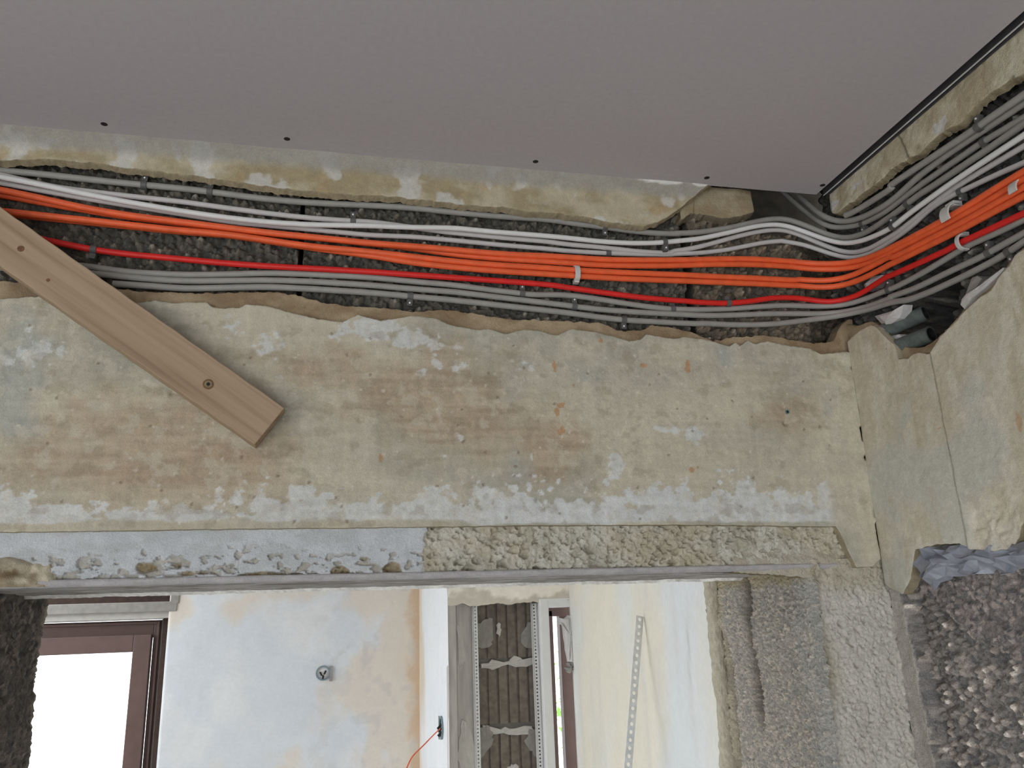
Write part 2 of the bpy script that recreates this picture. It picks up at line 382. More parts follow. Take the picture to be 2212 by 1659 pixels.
GP = [(30, 830, 90, 170, .9), (430, 960, 80, 60, .55), (1110, 830, 120, 120, .62), (1120, 1000, 60, 90, .7), (1560, 760, 60, 60, .7), (1800, 900, 60, 260, .55), (1290, 800, 150, 120, .5), (1780, 1130, 60, 120, .6)]
TN = [(330, 980, 330, 160, 1.), (700, 800, 200, 100, .75), (950, 870, 260, 160, .95), (1180, 960, 150, 120, .9), (1700, 900, 120, 120, .6), (560, 1080, 200, 40, .6)]
def fp_col(U, Wd, O):
    n0 = fbm(U*9, Wd*14, 41); n1 = fbm(U*35, Wd*45, 42, 5); n2 = fbm(U*120, Wd*140, 43, 4); st = fbm(U*14, Wd*160, 44, 4)
    c = mix(S(196, 188, 168), S(176, 172, 156), sst(.35, .65, n0))
    tn = blobs(U, Wd, TN); c = mix(c, mix(S(170, 151, 127), S(184, 168, 144), sst(.3, .7, st)), np.clip(sst(.30, .75, tn*.75+.5*(n1-.25)), 0, 1)*.9)
    g = blobs(U, Wd, GP); c = mix(c, S(172, 173, 164), sst(.45, .8, g+.7*(n1-.5))*.8)
    # whitewash left at the foot of the beam
    ul = -U
    lim = np.interp(U, [-1.05, -.80, -.62, -.55, -.50, -.30, -.10, -.06, -.03], [2.138, 2.134, 2.138, 2.142, 2.146, 2.147, 2.146, 2.142, 2.135])
    foot = sst(.48, .60, .5+(lim-Wd)*26+1.7*(n1-.5)+1.3*(n2-.5))*sst(2.1055, 2.1085, Wd+.010*(n1-.5)-np.interp(U, [-1., -.65, -.53, -.5, 0], [.006, .006, .006, 0, 0]))
    foot = foot*np.interp(U, [-1.1, -.5, -.47, -.1, -.068, -.05], [.85, .85, 1, 1, .9, 0])
    w = blobs(U, Wd, WP); wm = sst(.48, .60, w*.85+.65*(n1-.42)+.9*(n2-.5)-.05)
    c = mix(c, S(208, 209, 206), np.maximum(foot*(.80+.2*sst(.35, .55, n2)), wm*.8))
    sv = fbm(U*170, Wd*16, 48, 3); sh_ = fbm(U*16, Wd*210, 49, 3)
    c = c*(1+.16*(sv[..., None]-.5)+.16*(sh_[..., None]-.5))
    fl = sst(.60, .68, fbm(U*75, Wd*75, 50, 4)); c = mix(c, S(200, 193, 176), .45*fl)
    c = mix(c, S(150, 138, 116), .35*sst(.62, .70, fbm(U*55, Wd*70, 54, 5)))
    c = c*(1+.10*(n2[..., None]-.5))
    f1, f2, i1 = worley(U*95, Wd*95, 6); sp = (i1 > .90)*(f1 < .10+.12*n1)
    c = mix(c, S(214, 208, 194), sp*.5)
    f1, f2, i1 = worley(U*70, Wd*70, 9); sp = (i1 > .95)*(f1 < .12)
    c = mix(c, S(120, 104, 84), sp*.6)
    oc = blobs(U, Wd, OC); c = mix(c, S(182, 142, 102), .85*sst(.42, .56, oc*(.05+1.75*fbm(U*210, Wd*170, 47, 3))))
    return c
def fp_out(U, Wd):
    q = 0.0*U
    for (px, py, r, d) in ((1822, 785, .006, .004), (1860, 762, .004, .0015), (372, 848, .003, .003), (780, 905, .004, .003), (1697, 914, .003, .005)):
        p = F(px, py); q = q-d*np.exp(-((U-p[0])/r)**2-((Wd-p[2])/r)**2)
    w = sst(.5, .6, blobs(U, Wd, WP)*.85+.4*(fbm(U*35, Wd*45, 42, 5)-.42))
    b = .002*sst(-.06, -.02, U)*sst(2.14, 2.08, Wd)
    ck = -.007*sst(-.0028, -.0008, U+.0016*(fbm(U*0, Wd*90, 57)-.5))*sst(.50, .58, fbm(U*0+2, Wd*34, 58, 3))*sst(2.31, 2.29, Wd)
    return ck+.0040*(fbm(U*7, Wd*9, 51)-.5)+.0012*(fbm(U*60, Wd*60, 52)-.5)+.0007*(fbm(U*280, Wd*280, 53, 2)-.5)+.0005*w+b+q
strip('finish_plaster', 'F', -1.62, .0006, lo_fp, hi_fp, .0015, fp_out, fp_col, M['plaster'], wall_front,
      lips={'t': (.0010, .012, S(176, 164, 140)), 'b': (.0004, .012, S(160, 148, 124)), 'r': (.0006, .010, S(120, 105, 84))})

# --- recessed band along the foot of the beam: whitewashed on the left, bare rough concrete on the right
XB = F(905, 1190, .008)[0]
DMG = [(735, 1238, 22, 16, 1.), (848, 1232, 22, 20, 1.), (320, 1225, 28, 14, .9), (170, 1222, 14, 8, .7), (385, 1220, 20, 12, .6), (430, 1238, 60, 8, .7), (560, 1242, 80, 8, .75), (790, 1205, 26, 10, .6), (640, 1243, 60, 8, .7), (500, 1228, 14, 14, .6), (110, 1250, 50, 10, .8)]
def bd_cm(U, Wd):
    n1 = fbm(U*60, Wd*60, 61, 4); return sst(-.0012, .0012, U-XB+.018*(n1-.5)+.010*(fbm(U*0+3, Wd*55, 62)-.5)-.004), n1
def bd_out(U, Wd):
    cm, n1 = bd_cm(U, Wd)
    f1, f2, i1 = worley(U*180, Wd*180, 11); g1, g2, i2 = worley(U*75, Wd*75, 12)
    wx = U+.004*(fbm(U*150, Wd*150, 77)-.5); wz = Wd+.004*(fbm(U*150, Wd*150, 78)-.5); f1, f2, i1 = worley(wx*170, wz*210, 11); g1, g2, i2 = worley(wx*80, wz*110, 12)
    rough = .0060*(fbm(U*80, Wd*100, 63, 4)-.5)+.0030*(fbm(U*330, Wd*330, 64, 2)-.5)-.0045*(i1 > .66)*np.clip(1-(f1*2.0)**2, 0, 1)-.009*(i2 > .80)*np.clip(1-(g1*1.9)**2, 0, 1)*sst(2.105, 2.060, Wd+.02*(n1-.5))
    d = sst(.40, .60, blobs(U, Wd, DMG, Y=.008)*(.1+1.1*n1+.6*fbm(U*170, Wd*170, 59, 3)))*(1-cm)
    cr = sst(.60, .66, fbm(U*120, Wd*210, 86, 4)+.10*sst(2.085, 2.060, Wd)-.06*sst(2.08, 2.10, Wd))*sst(2.095, 2.075, Wd+.02*(fbm(U*12, Wd*0, 87)-.5))*(1-cm)
    o = -.0028*cr-.008+(rough-.0015)*cm+(.0010*(fbm(U*40, Wd*40, 66)-.5))*(1-cm)-.0045*d*(1+fbm(U*200, Wd*200, 67)-.5)
    return o
def bd_col(U, Wd, O):
    cm, n1 = bd_cm(U, Wd); n2 = fbm(U*180, Wd*180, 68, 3)
    conc = mix(S(172, 167, 150), S(198, 194, 182), sst(.3, .7, n1*.6+n2*.4)); conc = mix(conc, S(178, 164, 132), .35*sst(.5, .7, fbm(U*14, Wd*20, 69)))
    wht = mix(S(188, 191, 194), S(198, 200, 203), sst(.3, .7, n1)); wht = mix(wht, S(178, 180, 178), .5*sst(.52, .66, fbm(U*25, Wd*60, 70)))
    d = sst(.40, .60, blobs(U, Wd, DMG, Y=.008)*(.1+1.1*n1+.6*fbm(U*170, Wd*170, 59, 3)))
    d = np.maximum(d, .55*sst(.62, .68, fbm(U*120, Wd*210, 86, 4)+.10*sst(2.085, 2.060, Wd)-.06*sst(2.08, 2.10, Wd))*sst(2.095, 2.075, Wd+.02*(fbm(U*12, Wd*0, 87)-.5)))
    wht = mix(wht, mix(S(122, 104, 72), S(176, 166, 142), n2), d)
    return mix(wht, conc, cm)
lo_bd = edge([(-60, 1266), (0, 1264), (740, 1247), (1480, 1231), (1815, 1223)], 'F', .008, .0003, 60, 16)
UB1 = F(1822, 1180, .008)[0]
strip('beam_foot', 'F', -1.62, UB1, lo_bd, const(2.112), .0009, bd_out, bd_col, M['rough'], wall_front, lips={'r': (.0, .004, S(140, 132, 112))})
# smooth rounded edge strip with the soffit behind it
xj_r = F(1764, 1400, .01)[0]                                  # right reveal of the opening
rj = ray(1548, 1400); YB = float((CAM+rj*((xj_r-CAM[0])/rj[0]))[1])   # thickness of the wall
print('opening right', xj_r, 'wall thickness', YB)
def edge_prof():
    xs = np.linspace(-1.62, -.055, 330); prof = []
    for k in range(9):
        a = math.pi*.5*k/8; prof.append((.0125-.006*math.cos(a)-.0005, ZL+.0062-.0062*math.sin(a)+.0))
    pr = [(.0078, ZL+.0075)]+prof
    V = []; Cc = []
    for x in xs:
        w = .0006*(fbm(np.array([x*40]), np.array([3.]), 71)[0]-.5)
        for (y, z) in pr: V.append((x, y+w, z+w)); Cc.append(S(176, 172, 172)*(.9+.2*vn(x*90, z*900+y*900, 3)))
    n = len(pr); idx = np.arange(len(xs)*n).reshape(len(xs), n)
    f = np.stack([idx[:-1, :-1], idx[1:, :-1], idx[1:, 1:], idx[:-1, 1:]], -1).reshape(-1, 4)
    return np.array(V), f, np.array(Cc)
v, f, c = edge_prof(); mesh('edge_strip', v, f, M['plaster'], wall_front, cols=c)
def soff(U, Wd, O): return np.stack([U, Wd, ZL-O], -1)
def soff_col(U, Wd, O):
    n = fbm(U*30, Wd*60, 72); g = sst(.012, .02, Wd)
    c = mix(S(172, 168, 166), S(150, 146, 142), sst(.4, .6, n)); return mix(c, S(120, 112, 102), .8*sst(.55, .66, fbm(U*18, Wd*120, 73)))
hi_so = lambda u: .172+.022*(fbm(u*45, u*0+2, 74, 4)-.5)
strip('soffit', soff, -1.62, -.01, const(.0120), hi_so, .004, lambda U, Wd: .0022*(fbm(U*60, Wd*60, 75)-.5)+.0*U, soff_col, M['rough'], wall_front, lips={'t': (.003, -.004, S(225, 222, 216))})
# lump of broken mortar at the left end
def lump_out(U, Wd):
    p = F(45, 1235); r = np.hypot((U-p[0]+.012)/.036, (Wd-p[2]+.002)/.017); n = fbm(U*50, Wd*60, 81)
    h = F(52, 1236); hole = np.exp(-((U-h[0]+.3*(Wd-h[2]))/.016)**2-((Wd-h[2])/.0045)**2)
    return -.016+.024*np.clip(1.1-r+.7*(n-.5), 0, 1)**.6*(1-.35*hole)+.004*(fbm(U*140, Wd*140, 83)-.5)
strip('mortar_lump', 'F', F(-90, 1240)[0], F(150, 1240)[0], const(2.051), const(2.106), .0013, lump_out, lambda U, Wd, O: mix(S(130, 114, 88), S(192, 182, 160), sst(.3, .65, fbm(U*60, Wd*70, 82)+.12*sst(2.07, 2.09, Wd))), M['rough'], wall_front)

# --- reveal of the opening on the right: bare pumice block with a groove, its shade partly painted dark
def rev_map(U, Wd, O): return np.stack([xj_r-O, U, Wd], -1)
def rev_out(U, Wd):
    o = agg_out(U, Wd, 21, 270, .0042)+.010*(fbm(U*22, Wd*10, 91)-.5)+.008*(fbm(U*70, Wd*60, 90, 4)-.5)
    g = .166+.012*(fbm(U*0, Wd*12, 92)-.5); o = o-.030*np.exp(-((U-g)/.0075)**2)*sst(1.84, 1.90, Wd)
    g2 = YB-.028+.02*(fbm(U*0, Wd*14, 93)-.5); o = o-.016*np.exp(-((U-g2)/.006)**2)*sst(2.0, 1.93, Wd)
    o = o+.006*sst(YB-.02, YB, U)
    h = -.008*np.exp(-((U-.035)/.016)**2-((Wd-1.885)/.030)**2)
    return o+h-.010*sst(.02, 0, U)
def rev_col(U, Wd, O):
    n = fbm(U*30, Wd*20, 94); c = mix(agg_col(U, Wd, S(168, 162, 152), 21, 270, .1), S(150, 145, 136), .35)
    c = mix(c, S(170, 161, 142)*(.8+.4*fbm(U*200, Wd*200, 95))[..., None], sst(YB-.034, YB-.020, U+.02*(n-.5)))
    c = mix(c, S(158, 147, 122)*(.75+.5*fbm(U*200, Wd*200, 96))[..., None], sst(2.032, 2.045, Wd+.02*(n-.5)))
    c = mix(c, S(176, 178, 176), .5*sst(.055, .03, U+.03*(n-.5))*fbm(U*160, Wd*160, 89)[...]); gg = .166+.012*(fbm(U*0, Wd*12, 92)-.5); c = mix(c, S(104, 97, 86)*(.7+.6*fbm(U*260, Wd*260, 88))[..., None], .85*np.exp(-((U-gg)/.012)**2)*sst(1.84, 1.90, Wd))  # groove coloured darker to carry the shade in it
    return c
rb = lambda u: np.full_like(u, 1.70)
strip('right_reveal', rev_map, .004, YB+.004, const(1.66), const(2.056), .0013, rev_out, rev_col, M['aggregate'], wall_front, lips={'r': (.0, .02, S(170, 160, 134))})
bk = lambda w: .010*(fbm(w*30, w*0, 97)-.5)
# rounded mortar bead on the far arris of the reveal
def bead_map(U, Wd, O):
    a = U; r = .010+O+.010*(fbm(Wd*26, Wd*0+4, 98)-.3)
    return np.stack([xj_r-.001-r*np.sin(a)*.9, YB-.006+r*np.cos(a+math.pi)*-1.1, Wd], -1)
strip('arris_mortar', bead_map, -.3, 3.4, const(1.66), const(2.05), .03, lambda U, Wd: .004*(fbm(U*2.5, Wd*120, 99)-.5), lambda U, Wd, O: mix(S(152, 145, 126), S(182, 176, 160), fbm(U*3, Wd*150, 100)), M['rough'], wall_front, rows=260)
# narrow front face beside the reveal
def ns_out(U, Wd):
    e = sst(xj_r+.012, xj_r-.001, U+.006*(fbm(U*0, Wd*50, 101)-.5))
    d = .004*np.exp(-((U-F(1800, 1420)[0])/.022)**2-((Wd-F(1800, 1420)[2])/.04)**2)
    wx = U+.004*(fbm(U*150, Wd*150, 77)-.5); wz = Wd+.004*(fbm(U*150, Wd*150, 78)-.5); f1, f2, i1 = worley(wx*190, wz*190, 15); g1, g2, i2 = worley(wx*70, wz*70, 16)
    pit = -.0028*(i1 > .74)*np.clip(1-(f1*2.1)**2, 0, 1)-.004*(i2 > .82)*np.clip(1-(g1*2.4)**2, 0, 1)
    return pit-.010+.0030*(fbm(U*90, Wd*90, 102, 4)-.5)+.0034*(fbm(U*400, Wd*400, 103, 2)-.5)-.008*e+.004*(fbm(U*14, Wd*10, 104)-.5)-d+.004*sst(2.03, 2.05, Wd)
def ns_col(U, Wd, O):
    n = fbm(U*50, Wd*50, 105, 4); c = mix(S(182, 177, 166), S(202, 197, 188), n)
    d = np.exp(-((U-F(1795, 1440)[0])/.016)**2-((Wd-F(1795, 1440)[2])/.032)**2); c = mix(c, S(165, 158, 134), np.clip(d*1.2, 0, 1)*.8)
    c = mix(c, S(180, 174, 156), sst(2.015, 2.04, Wd+.02*(n-.5))); f1, f2, i1 = worley(U*150, Wd*150, 15)
    return c*(1+.30*(fbm(U*300, Wd*300, 106, 2)[..., None]-.5))
strip('narrow_face', 'F', xj_r-.001, .014, const(1.66), const(2.062), .0011, ns_out, ns_col, M['rough'], wall_front, lips={'l': (-.002, .012, S(150, 144, 134))})
# broken underside of the beam's end above the narrow face
lo_be = edge([(1580, 1236), (1650, 1238), (1700, 1243), (1760, 1249), (1800, 1245), (1850, 1232), (1900, 1212), (1915, 1205)], 'F', .004, .0022, 120, 18)
strip('beam_end_mortar', 'F', F(1590, 1236, .004)[0], .0, lo_be, const(2.075), .0013, lambda U, Wd: -.009+.011*(fbm(U*60, Wd*80, 111)-.4)*sst(-.15, -.07, U)+.003*(fbm(U*220, Wd*220, 112)-.5)-.004*sst(2.06, 2.075, Wd),
      lambda U, Wd, O: mix(S(164, 156, 136), S(190, 185, 170), fbm(U*90, Wd*90, 113)), M['rough'], wall_front, lips={'b': (-.001, .03, S(120, 108, 84))})
# wall plugs
for (px, py, r) in ((1700, 890, .0030), ):
    p = F(px, py); mb = MB(); mb.cyl((p[0], -.0016, p[2]), (p[0], .012, p[2]), r, n=18, caps=False); mb.cyl((p[0], -.0016, p[2]), (p[0], -.0014, p[2]), r, r*.62, n=18, caps=False)
    pl = mb.build('wall_plug', M['box'], wall_front, smooth=True)
    MB().cyl((p[0], -.0012, p[2]), (p[0], .004, p[2]), r*.63, n=18).build('plug_bore', M['dark'], pl)  # black disc stands in for the shade inside the plug

# ================================================================== RIGHT WALL
wall_right = tag(empty('wall_right', (0, -.3, 2.2)), 'stripped side wall with broken plaster, cable channel and bare aggregate', 'wall', kind='structure')
hole_px = np.array([W(*p, .03) for p in ((1880, 600), (1905, 735), (1950, 750), (2010, 745), (2070, 690), (2100, 640), (2105, 590), (2000, 600))])
hc = hole_px.mean(0)
def rc_out(U, Wd):
    o = -.030+agg_out(U, Wd, 31, 105, .011)
    n = fbm(U*50, Wd*50, 121)
    r = np.hypot((U-(-W(2000, 665, .03)[1]))/.062, (Wd-W(2000, 665, .03)[2]-.25*(U-.14))/.042)
    o = o-.075*sst(1.05, .75, r+.3*(n-.5))
    return o
strip('masonry_block', 'R', -.05, .50, const(2.19), const(2.60), .0016, rc_out, lambda U, Wd, O: agg_col(U, Wd, S(92, 90, 87), 31, 105), M['aggregate'], wall_right)
lo_ru = edge([(1775, 462), (1784, 456), (1806, 461), (1825, 446), (1843, 434), (1870, 412), (1897, 392), (1932, 358), (1973, 336), (1985, 328), (2007, 308), (2048, 276), (2075, 264), (2088, 248), (2129, 209), (2170, 180), (2212, 156), (2300, 85), (2450, -40)], 'R', 0., .0026, 90, 22)
def ru_col(U, Wd, O):
    n = fbm(U*40, Wd*40, 131); c = mix(S(182, 170, 142), S(204, 196, 174), sst(.3, .7, n))
    c = mix(c, S(120, 108, 84), .8*sst(.60, .70, fbm(U*110, Wd*110, 132))*sst(2.535, 2.50, Wd))
    c = mix(c, S(206, 204, 198), sst(.5, .62, blobs(U, Wd, [(2035, 268, 40, 30, 1.), (1800, 445, 30, 14, 1.), (1850, 400, 50, 10, .8)], 'R')*(.05+1.5*fbm(U*90, Wd*90, 136, 4))))
    x = W(1968, 330)[1]; cr = np.exp(-((U+x+.3*(Wd-2.5)+.004*(n-.5))/.0013)**2)
    return mix(c, S(84, 74, 58), cr*.9)
strip('upper_plaster', 'R', .001, .50, lo_ru, const(ZC+.004), .0016, lambda U, Wd: .003*(fbm(U*30, Wd*30, 133)-.5)+.0018*(fbm(U*150, Wd*150, 134)-.5)-.006*sst(.012, 0, U), ru_col, M['rough'], wall_right,
      lips={'b': (.004, .009, S(150, 138, 112)), 'l': (.004, .02, S(200, 196, 186))})
# undercoat and finish coat below the channel
hi_ruc = edge([(1820, 700), (1850, 706), (1880, 694), (1905, 712), (1930, 742), (1960, 752), (2000, 750), (2030, 728), (2060, 700), (2085, 668), (2105, 640), (2140, 615), (2170, 585), (2190, 555), (2212, 535), (2300, 490), (2450, 400)], 'R', .010, .0016, 150, 24)
strip('undercoat', 'R', -.012, .50, const(2.24), hi_ruc, .0016, lambda U, Wd: -.009+.003*(fbm(U*50, Wd*50, 141)-.5), un_col, M['rough'], wall_right, lips={'t': (.002, .05, S(112, 98, 78)), 'l': (0, .02, UND)})
hi_rf = edge([(1828, 742), (1840, 728), (1860, 712), (1880, 702), (1892, 708), (1903, 720), (1931, 748), (1938, 776), (1961, 775), (1972, 765), (1987, 762), (2004, 766), (2012, 762), (2033, 728), (2052, 710), (2071, 690), (2085, 674), (2099, 660), (2120, 642), (2142, 628), (2163, 594), (2183, 574), (2194, 552), (2212, 539), (2300, 495), (2450, 405)], 'R', 0., .0008, 200, 25)
lo_rf = edge([(1895, 1204), (1906, 1240), (1914, 1264), (1926, 1272), (1950, 1283), (1966, 1250), (1970, 1220), (1976, 1188), (2020, 1176), (2074, 1173), (2101, 1186), (2150, 1190), (2191, 1183), (2201, 1139), (2212, 1119), (2300, 1090), (2450, 1060)], 'R', 0., .0012, 150, 26)
us0 = -W(2009, 767)[1]; us1 = -W(2086, 1148)[1]; zs0 = W(2009, 767)[2]; zs1 = W(2086, 1148)[2]
def seam(U, Wd): return U-np.interp(Wd, [zs1, zs0], [us1, us0])-.003*(fbm(U*0, Wd*45, 151)-.5)
def rf_out(U, Wd):
    s = seam(U, Wd)
    br = sst(2.108, 2.085, Wd+.01*(fbm(U*40, Wd*40, 152)-.5))*sst(.150, .165, U)
    return .004*(fbm(U*9, Wd*9, 153)-.5)+.0012*(fbm(U*70, Wd*70, 154)-.5)+.0006*(fbm(U*280, Wd*280, 155, 2)-.5)-.0022*np.exp(-(s/.0014)**2)+.0016*sst(-.001, .002, s)-br*.003*(1+2*(fbm(U*150, Wd*150, 156)-.5))
def rf_col(U, Wd, O):
    n = fbm(U*18, Wd*16, 157); n1 = fbm(U*60, Wd*40, 158, 4); st = fbm(U*120, Wd*14, 159)
    c = mix(S(198, 189, 168), S(210, 203, 186), sst(.3, .7, n1)); c = mix(c, S(196, 196, 184), .8*sst(.48, .66, n)); c = mix(c, S(186, 172, 144), .5*sst(.55, .7, st)*sst(.45, .6, fbm(U*12, Wd*10, 160)))
    c = mix(c, S(122, 108, 82), .75*np.exp(-(seam(U, Wd)/.0012)**2))  # groove's shadow also painted as a dark brown line
    c = c*(1+.10*(fbm(U*150, Wd*150, 161)[..., None]-.5))
    oc = blobs(U, Wd, [(2205, 910, 8, 26, 1.), (2030, 925, 12, 3, .7)], 'R'); return mix(c, S(186, 150, 108), .7*sst(.4, .6, oc*(.5+n1)))
strip('finish_plaster', 'R', -.0004, .50, lo_rf, hi_rf, .0015, rf_out, rf_col, M['plaster'], wall_right, lips={'t': (.0012, .010, S(176, 166, 144)), 'b': (.0006, .014, S(150, 138, 114)), 'l': (.0006, .008, S(120, 105, 84))})
# bare aggregate below
def ag_edge(U, Wd):
    return sst(-.0006, .0006, U-np.interp(Wd, [1.80, 1.90, 1.95, 2.0, 2.05], [.020, .018, .017, .013, .008])+.014*(fbm(U*50, Wd*40, 171)-.5))
def ra_out(U, Wd):
    m = sst(-.003, .009, U-np.interp(Wd, [1.80, 1.90, 1.95, 2.0, 2.05], [.020, .018, .017, .013, .008])+.014*(fbm(U*50, Wd*40, 171)-.5))
    ledge = sst(0, .004, (Wd-2.005)+.55*(U-.05)+.02*(fbm(U*30, Wd*30, 172)-.5))       # upper block stands proud of the broken lower one
    o = agg_out(U, Wd, 41, 135, .0085)*(1-.45*ledge)
    return (-.012+.0030*(fbm(U*120, Wd*120, 173)-.5))*(1-m)+o*.6*m*(1-m)*4+(-.030+.010*ledge+o+.016*(fbm(U*16, Wd*16, 174)-.5))*m
def ra_col(U, Wd, O):
    m = ag_edge(U+.0016, Wd); n = fbm(U*50, Wd*50, 105, 4)
    ledge = sst(0, .004, (Wd-2.005)+.55*(U-.05)+.02*(fbm(U*30, Wd*30, 172)-.5))
    a = agg_col(U, Wd, S(150, 144, 139), 41, 135, .7); a2 = agg_col(U, Wd, S(140, 133, 130), 43, 230, .15); a = mix(a, a2, ledge)
    return mix(mix(S(168, 162, 152), S(190, 185, 176), n), a, m)
strip('aggregate_face', 'R', -.01, .50, const(1.66), const(2.13), .0014, ra_out, ra_col, M['aggregate'], wall_right)
# gypsum dabs and a torn sliver of finish along the hole
def dab(px_poly, Y, thick, name, mat, parent, face='R', s=0):
    pts = [(W(*p, Y) if face == 'R' else F(*p, Y)) for p in px_poly]; c = np.mean(pts, 0); n = len(pts)
    nrm = np.array([-1., 0, 0]) if face == 'R' else np.array([0, -1., 0])
    rnd = np.random.RandomState(s)
    V = [p-nrm*.012 for p in pts]+[p+nrm*thick*.35*rnd.rand() for p in pts]+[c+(p-c)*.55+nrm*thick*(.7+.6*rnd.rand()) for p in pts]+[c+nrm*thick]
    f = []
    for k in range(n):
        j = (k+1) % n; f += [(k, j, n+j, n+k), (n+k, n+j, 2*n+j, 2*n+k), (2*n+k, 2*n+j, 3*n)]
    return mesh(name, V, f, mat, parent, smooth=False)
dab([(1891, 683), (1930, 672), (1953, 658), (1950, 676), (1945, 688), (1918, 706), (1905, 700)], .016, .006, 'gypsum_dab', M['gypsum'], wall_right, s=3)
dab([(1868, 615), (1885, 598), (1907, 594), (1903, 608), (1888, 622), (1872, 630)], .020, .004, 'gypsum_dab', M['gypsum'], wall_right, s=4)
dab([(2078, 646), (2088, 636), (2110, 622), (2130, 606), (2168, 578), (2171, 582), (2150, 604), (2127, 624), (2104, 642), (2094, 656), (2084, 668), (2076, 658)], .004, .003, 'plaster_sliver', M['gypsum'], wall_right, s=5)
dab([(2090, 628), (2100, 600), (2112, 596), (2122, 602), (2112, 616), (2100, 634), (2084, 646)], .012, .003, 'gypsum_dab', M['grey_mortar'], wall_right, s=6)
dab([(1930, 724), (1945, 722), (1951, 730), (1944, 736), (1934, 734)], .020, .005, 'gypsum_dab', M['gypsum'], wall_right, s=7)

# ================================================================== CEILING BOARD
ceiling = tag(empty('ceiling', (-.5, -.3, ZC)), 'grey gypsum board ceiling with a row of countersunk screws', 'ceiling', kind='structure')
XE = -.020; YE = -.010
xe_pts = [H(1964, 275, ZC)[0], H(2212, 76, ZC)[0]]; print('board right edge', xe_pts, H(1785, 436, ZC), H(0, 282, ZC), H(900, 355, ZC))
MB().box((-4.2, -3.6, ZC), (XE, YE, ZC+.0125)).build('gypsum_board', M['board'], ceiling, bevel=.0008)
MB().box((-4.3, -3.7, ZTOP-.06), (.3, .3, ZTOP)).build('floor_slab', M['floor'], ceiling)
MB().box((-4.3, -3.7, ZC+.0126), (.3, -3.6, ZTOP-.06)).box((-4.3, -3.6, ZC+.0126), (-4.2, .3, ZTOP-.06)).build('ceiling_fascia', M['floor'], ceiling)
for (px, py) in ((225, 268), (620, 300), (1157, 349), (1527, 384), (1777, 400)):
    p = H(px, py, ZC); mb = MB(); mb.cyl((p[0], p[1], ZC-.0002), (p[0], p[1], ZC+.006), .0036, .0015, n=20)
    s = mb.build('board_screw', M['dark'], ceiling)
    m2 = MB(); m2.box((p[0]-.0016, p[1]-.0004, ZC-.0005), (p[0]+.0016, p[1]+.0004, ZC-.0002)); m2.box((p[0]-.0004, p[1]-.0016, ZC-.0005), (p[0]+.0004, p[1]+.0016, ZC-.0002)); m2.build('cross_recess', M['dark'], s)
trim = tag(empty('trim_1', (0, -.3, ZC)), 'dark metal edge profile between the gypsum board and the side wall', 'trim', kind='structure')
mb = MB(); mb.box((XE-.025, -3.6, ZC+.0127), (-.001, -.004, ZC+.0135)); mb.build('profile_web', M['steel'], trim)
mb = MB(); mb.box((-.0062, -3.6, ZC+.003), (-.0054, -.006, ZC+.0127)); mb.box((-.0016, -3.6, ZC+.001), (-.0008, -.006, ZC+.0127)); mb.build('profile_flange', M['steel'], trim)
mb = MB(); mb.box((-.0066, -3.6, ZC+.0020), (-.0052, -.006, ZC+.003)); mb.build('profile_lip', M['zinc'], trim)

# ================================================================== rest of the near room and added sky blockers, out of the frame
near = tag(empty('floor', (-2, -1.5, 0)), 'dusty screed floor running through both rooms', 'floor', kind='structure')
MB().box((-4.3, -3.7, -.1), (.8, .0, 0)).box((-4.3, 0, -.1), (.8, 3.6, 0)).build('screed', M['floor'], near)
sky_blocker = tag(empty('sky_blocker', (-2, -3.65, 2.3)), 'unseen wall added around the near room to hold back high sky light', 'wall', kind='structure')  # added out of view to cut light from high up
MB().box((-4.3, -3.7, 1.95), (.14, -3.6, ZTOP)).build('back_blocker', M['mortar'], sky_blocker)
MB().box((-4.3, -3.6, 1.95), (-4.2, .06, ZTOP)).box((-4.3, -2.2, 0), (-4.2, .06, 1.96)).build('side_blocker', M['mortar'], sky_blocker)
XL = -1.07; LJ = F(80, 1450, .0)
rl = ray(98, 1400); XJL = float((CAM+rl*((YB-CAM[1])/rl[1]))[0]); print('left reveal', XJL)
# left reveal and the wall beyond it
def lrev_map(U, Wd, O): return np.stack([XJL+O, U, Wd], -1)
strip('left_reveal', lrev_map, -.0, YB+.002, const(1.55), const(2.056), .003, lambda U, Wd: agg_out(U, Wd, 51, 170, .0045)+.012*(fbm(U*20, Wd*12, 181)-.5)-.01*sst(YB-.02, YB, U),
      lambda U, Wd, O: mix(agg_col(U, Wd, S(118, 112, 108), 51, 120, .1), S(172, 164, 150), sst(YB-.028, YB-.012, U+.02*(fbm(U*40, Wd*40, 182)-.5))), M['aggregate'], wall_front, lips={'r': (.0, .02, S(168, 160, 148))})
strip('left_face', 'F', -1.9, XJL+.002, const(1.2), const(2.054), .004, lambda U, Wd: -.010+.006*(fbm(U*25, Wd*25, 191)-.5), lambda U, Wd, O: mix(S(170, 164, 152), S(196, 190, 178), fbm(U*20, Wd*20, 192)), M['rough'], wall_front, lips={'r': (.001, .012, S(150, 142, 128))})
MB().box((-4.2, .03, 0), (XJL-.03, YB-.01, 2.285)).box((-4.2, .0, 1.2), (-1.6, YB-.01, ZTOP)).box((xj_r+.03, .03, 0), (.14, YB-.012, 2.05)).box((-1.62, .03, ZL+.012), (.14, YB-.012, 2.285)).box((-1.62, .245, 2.28), (.24, YB-.012, ZTOP)).build('wall_core', M['block'], wall_front)
MB().box((.048, -3.6, 0), (.24, .03, 2.20)).box((.150, -3.6, 2.19), (.24, -.5, ZTOP)).box((0.0, -3.6, 0), (.06, -.49, ZC)).build('wall_core', M['block'], wall_right)
MB().box((0.0, -.56, 0), (.05, .02, 1.67)).build('wall_foot', M['grey_mortar'], wall_right)

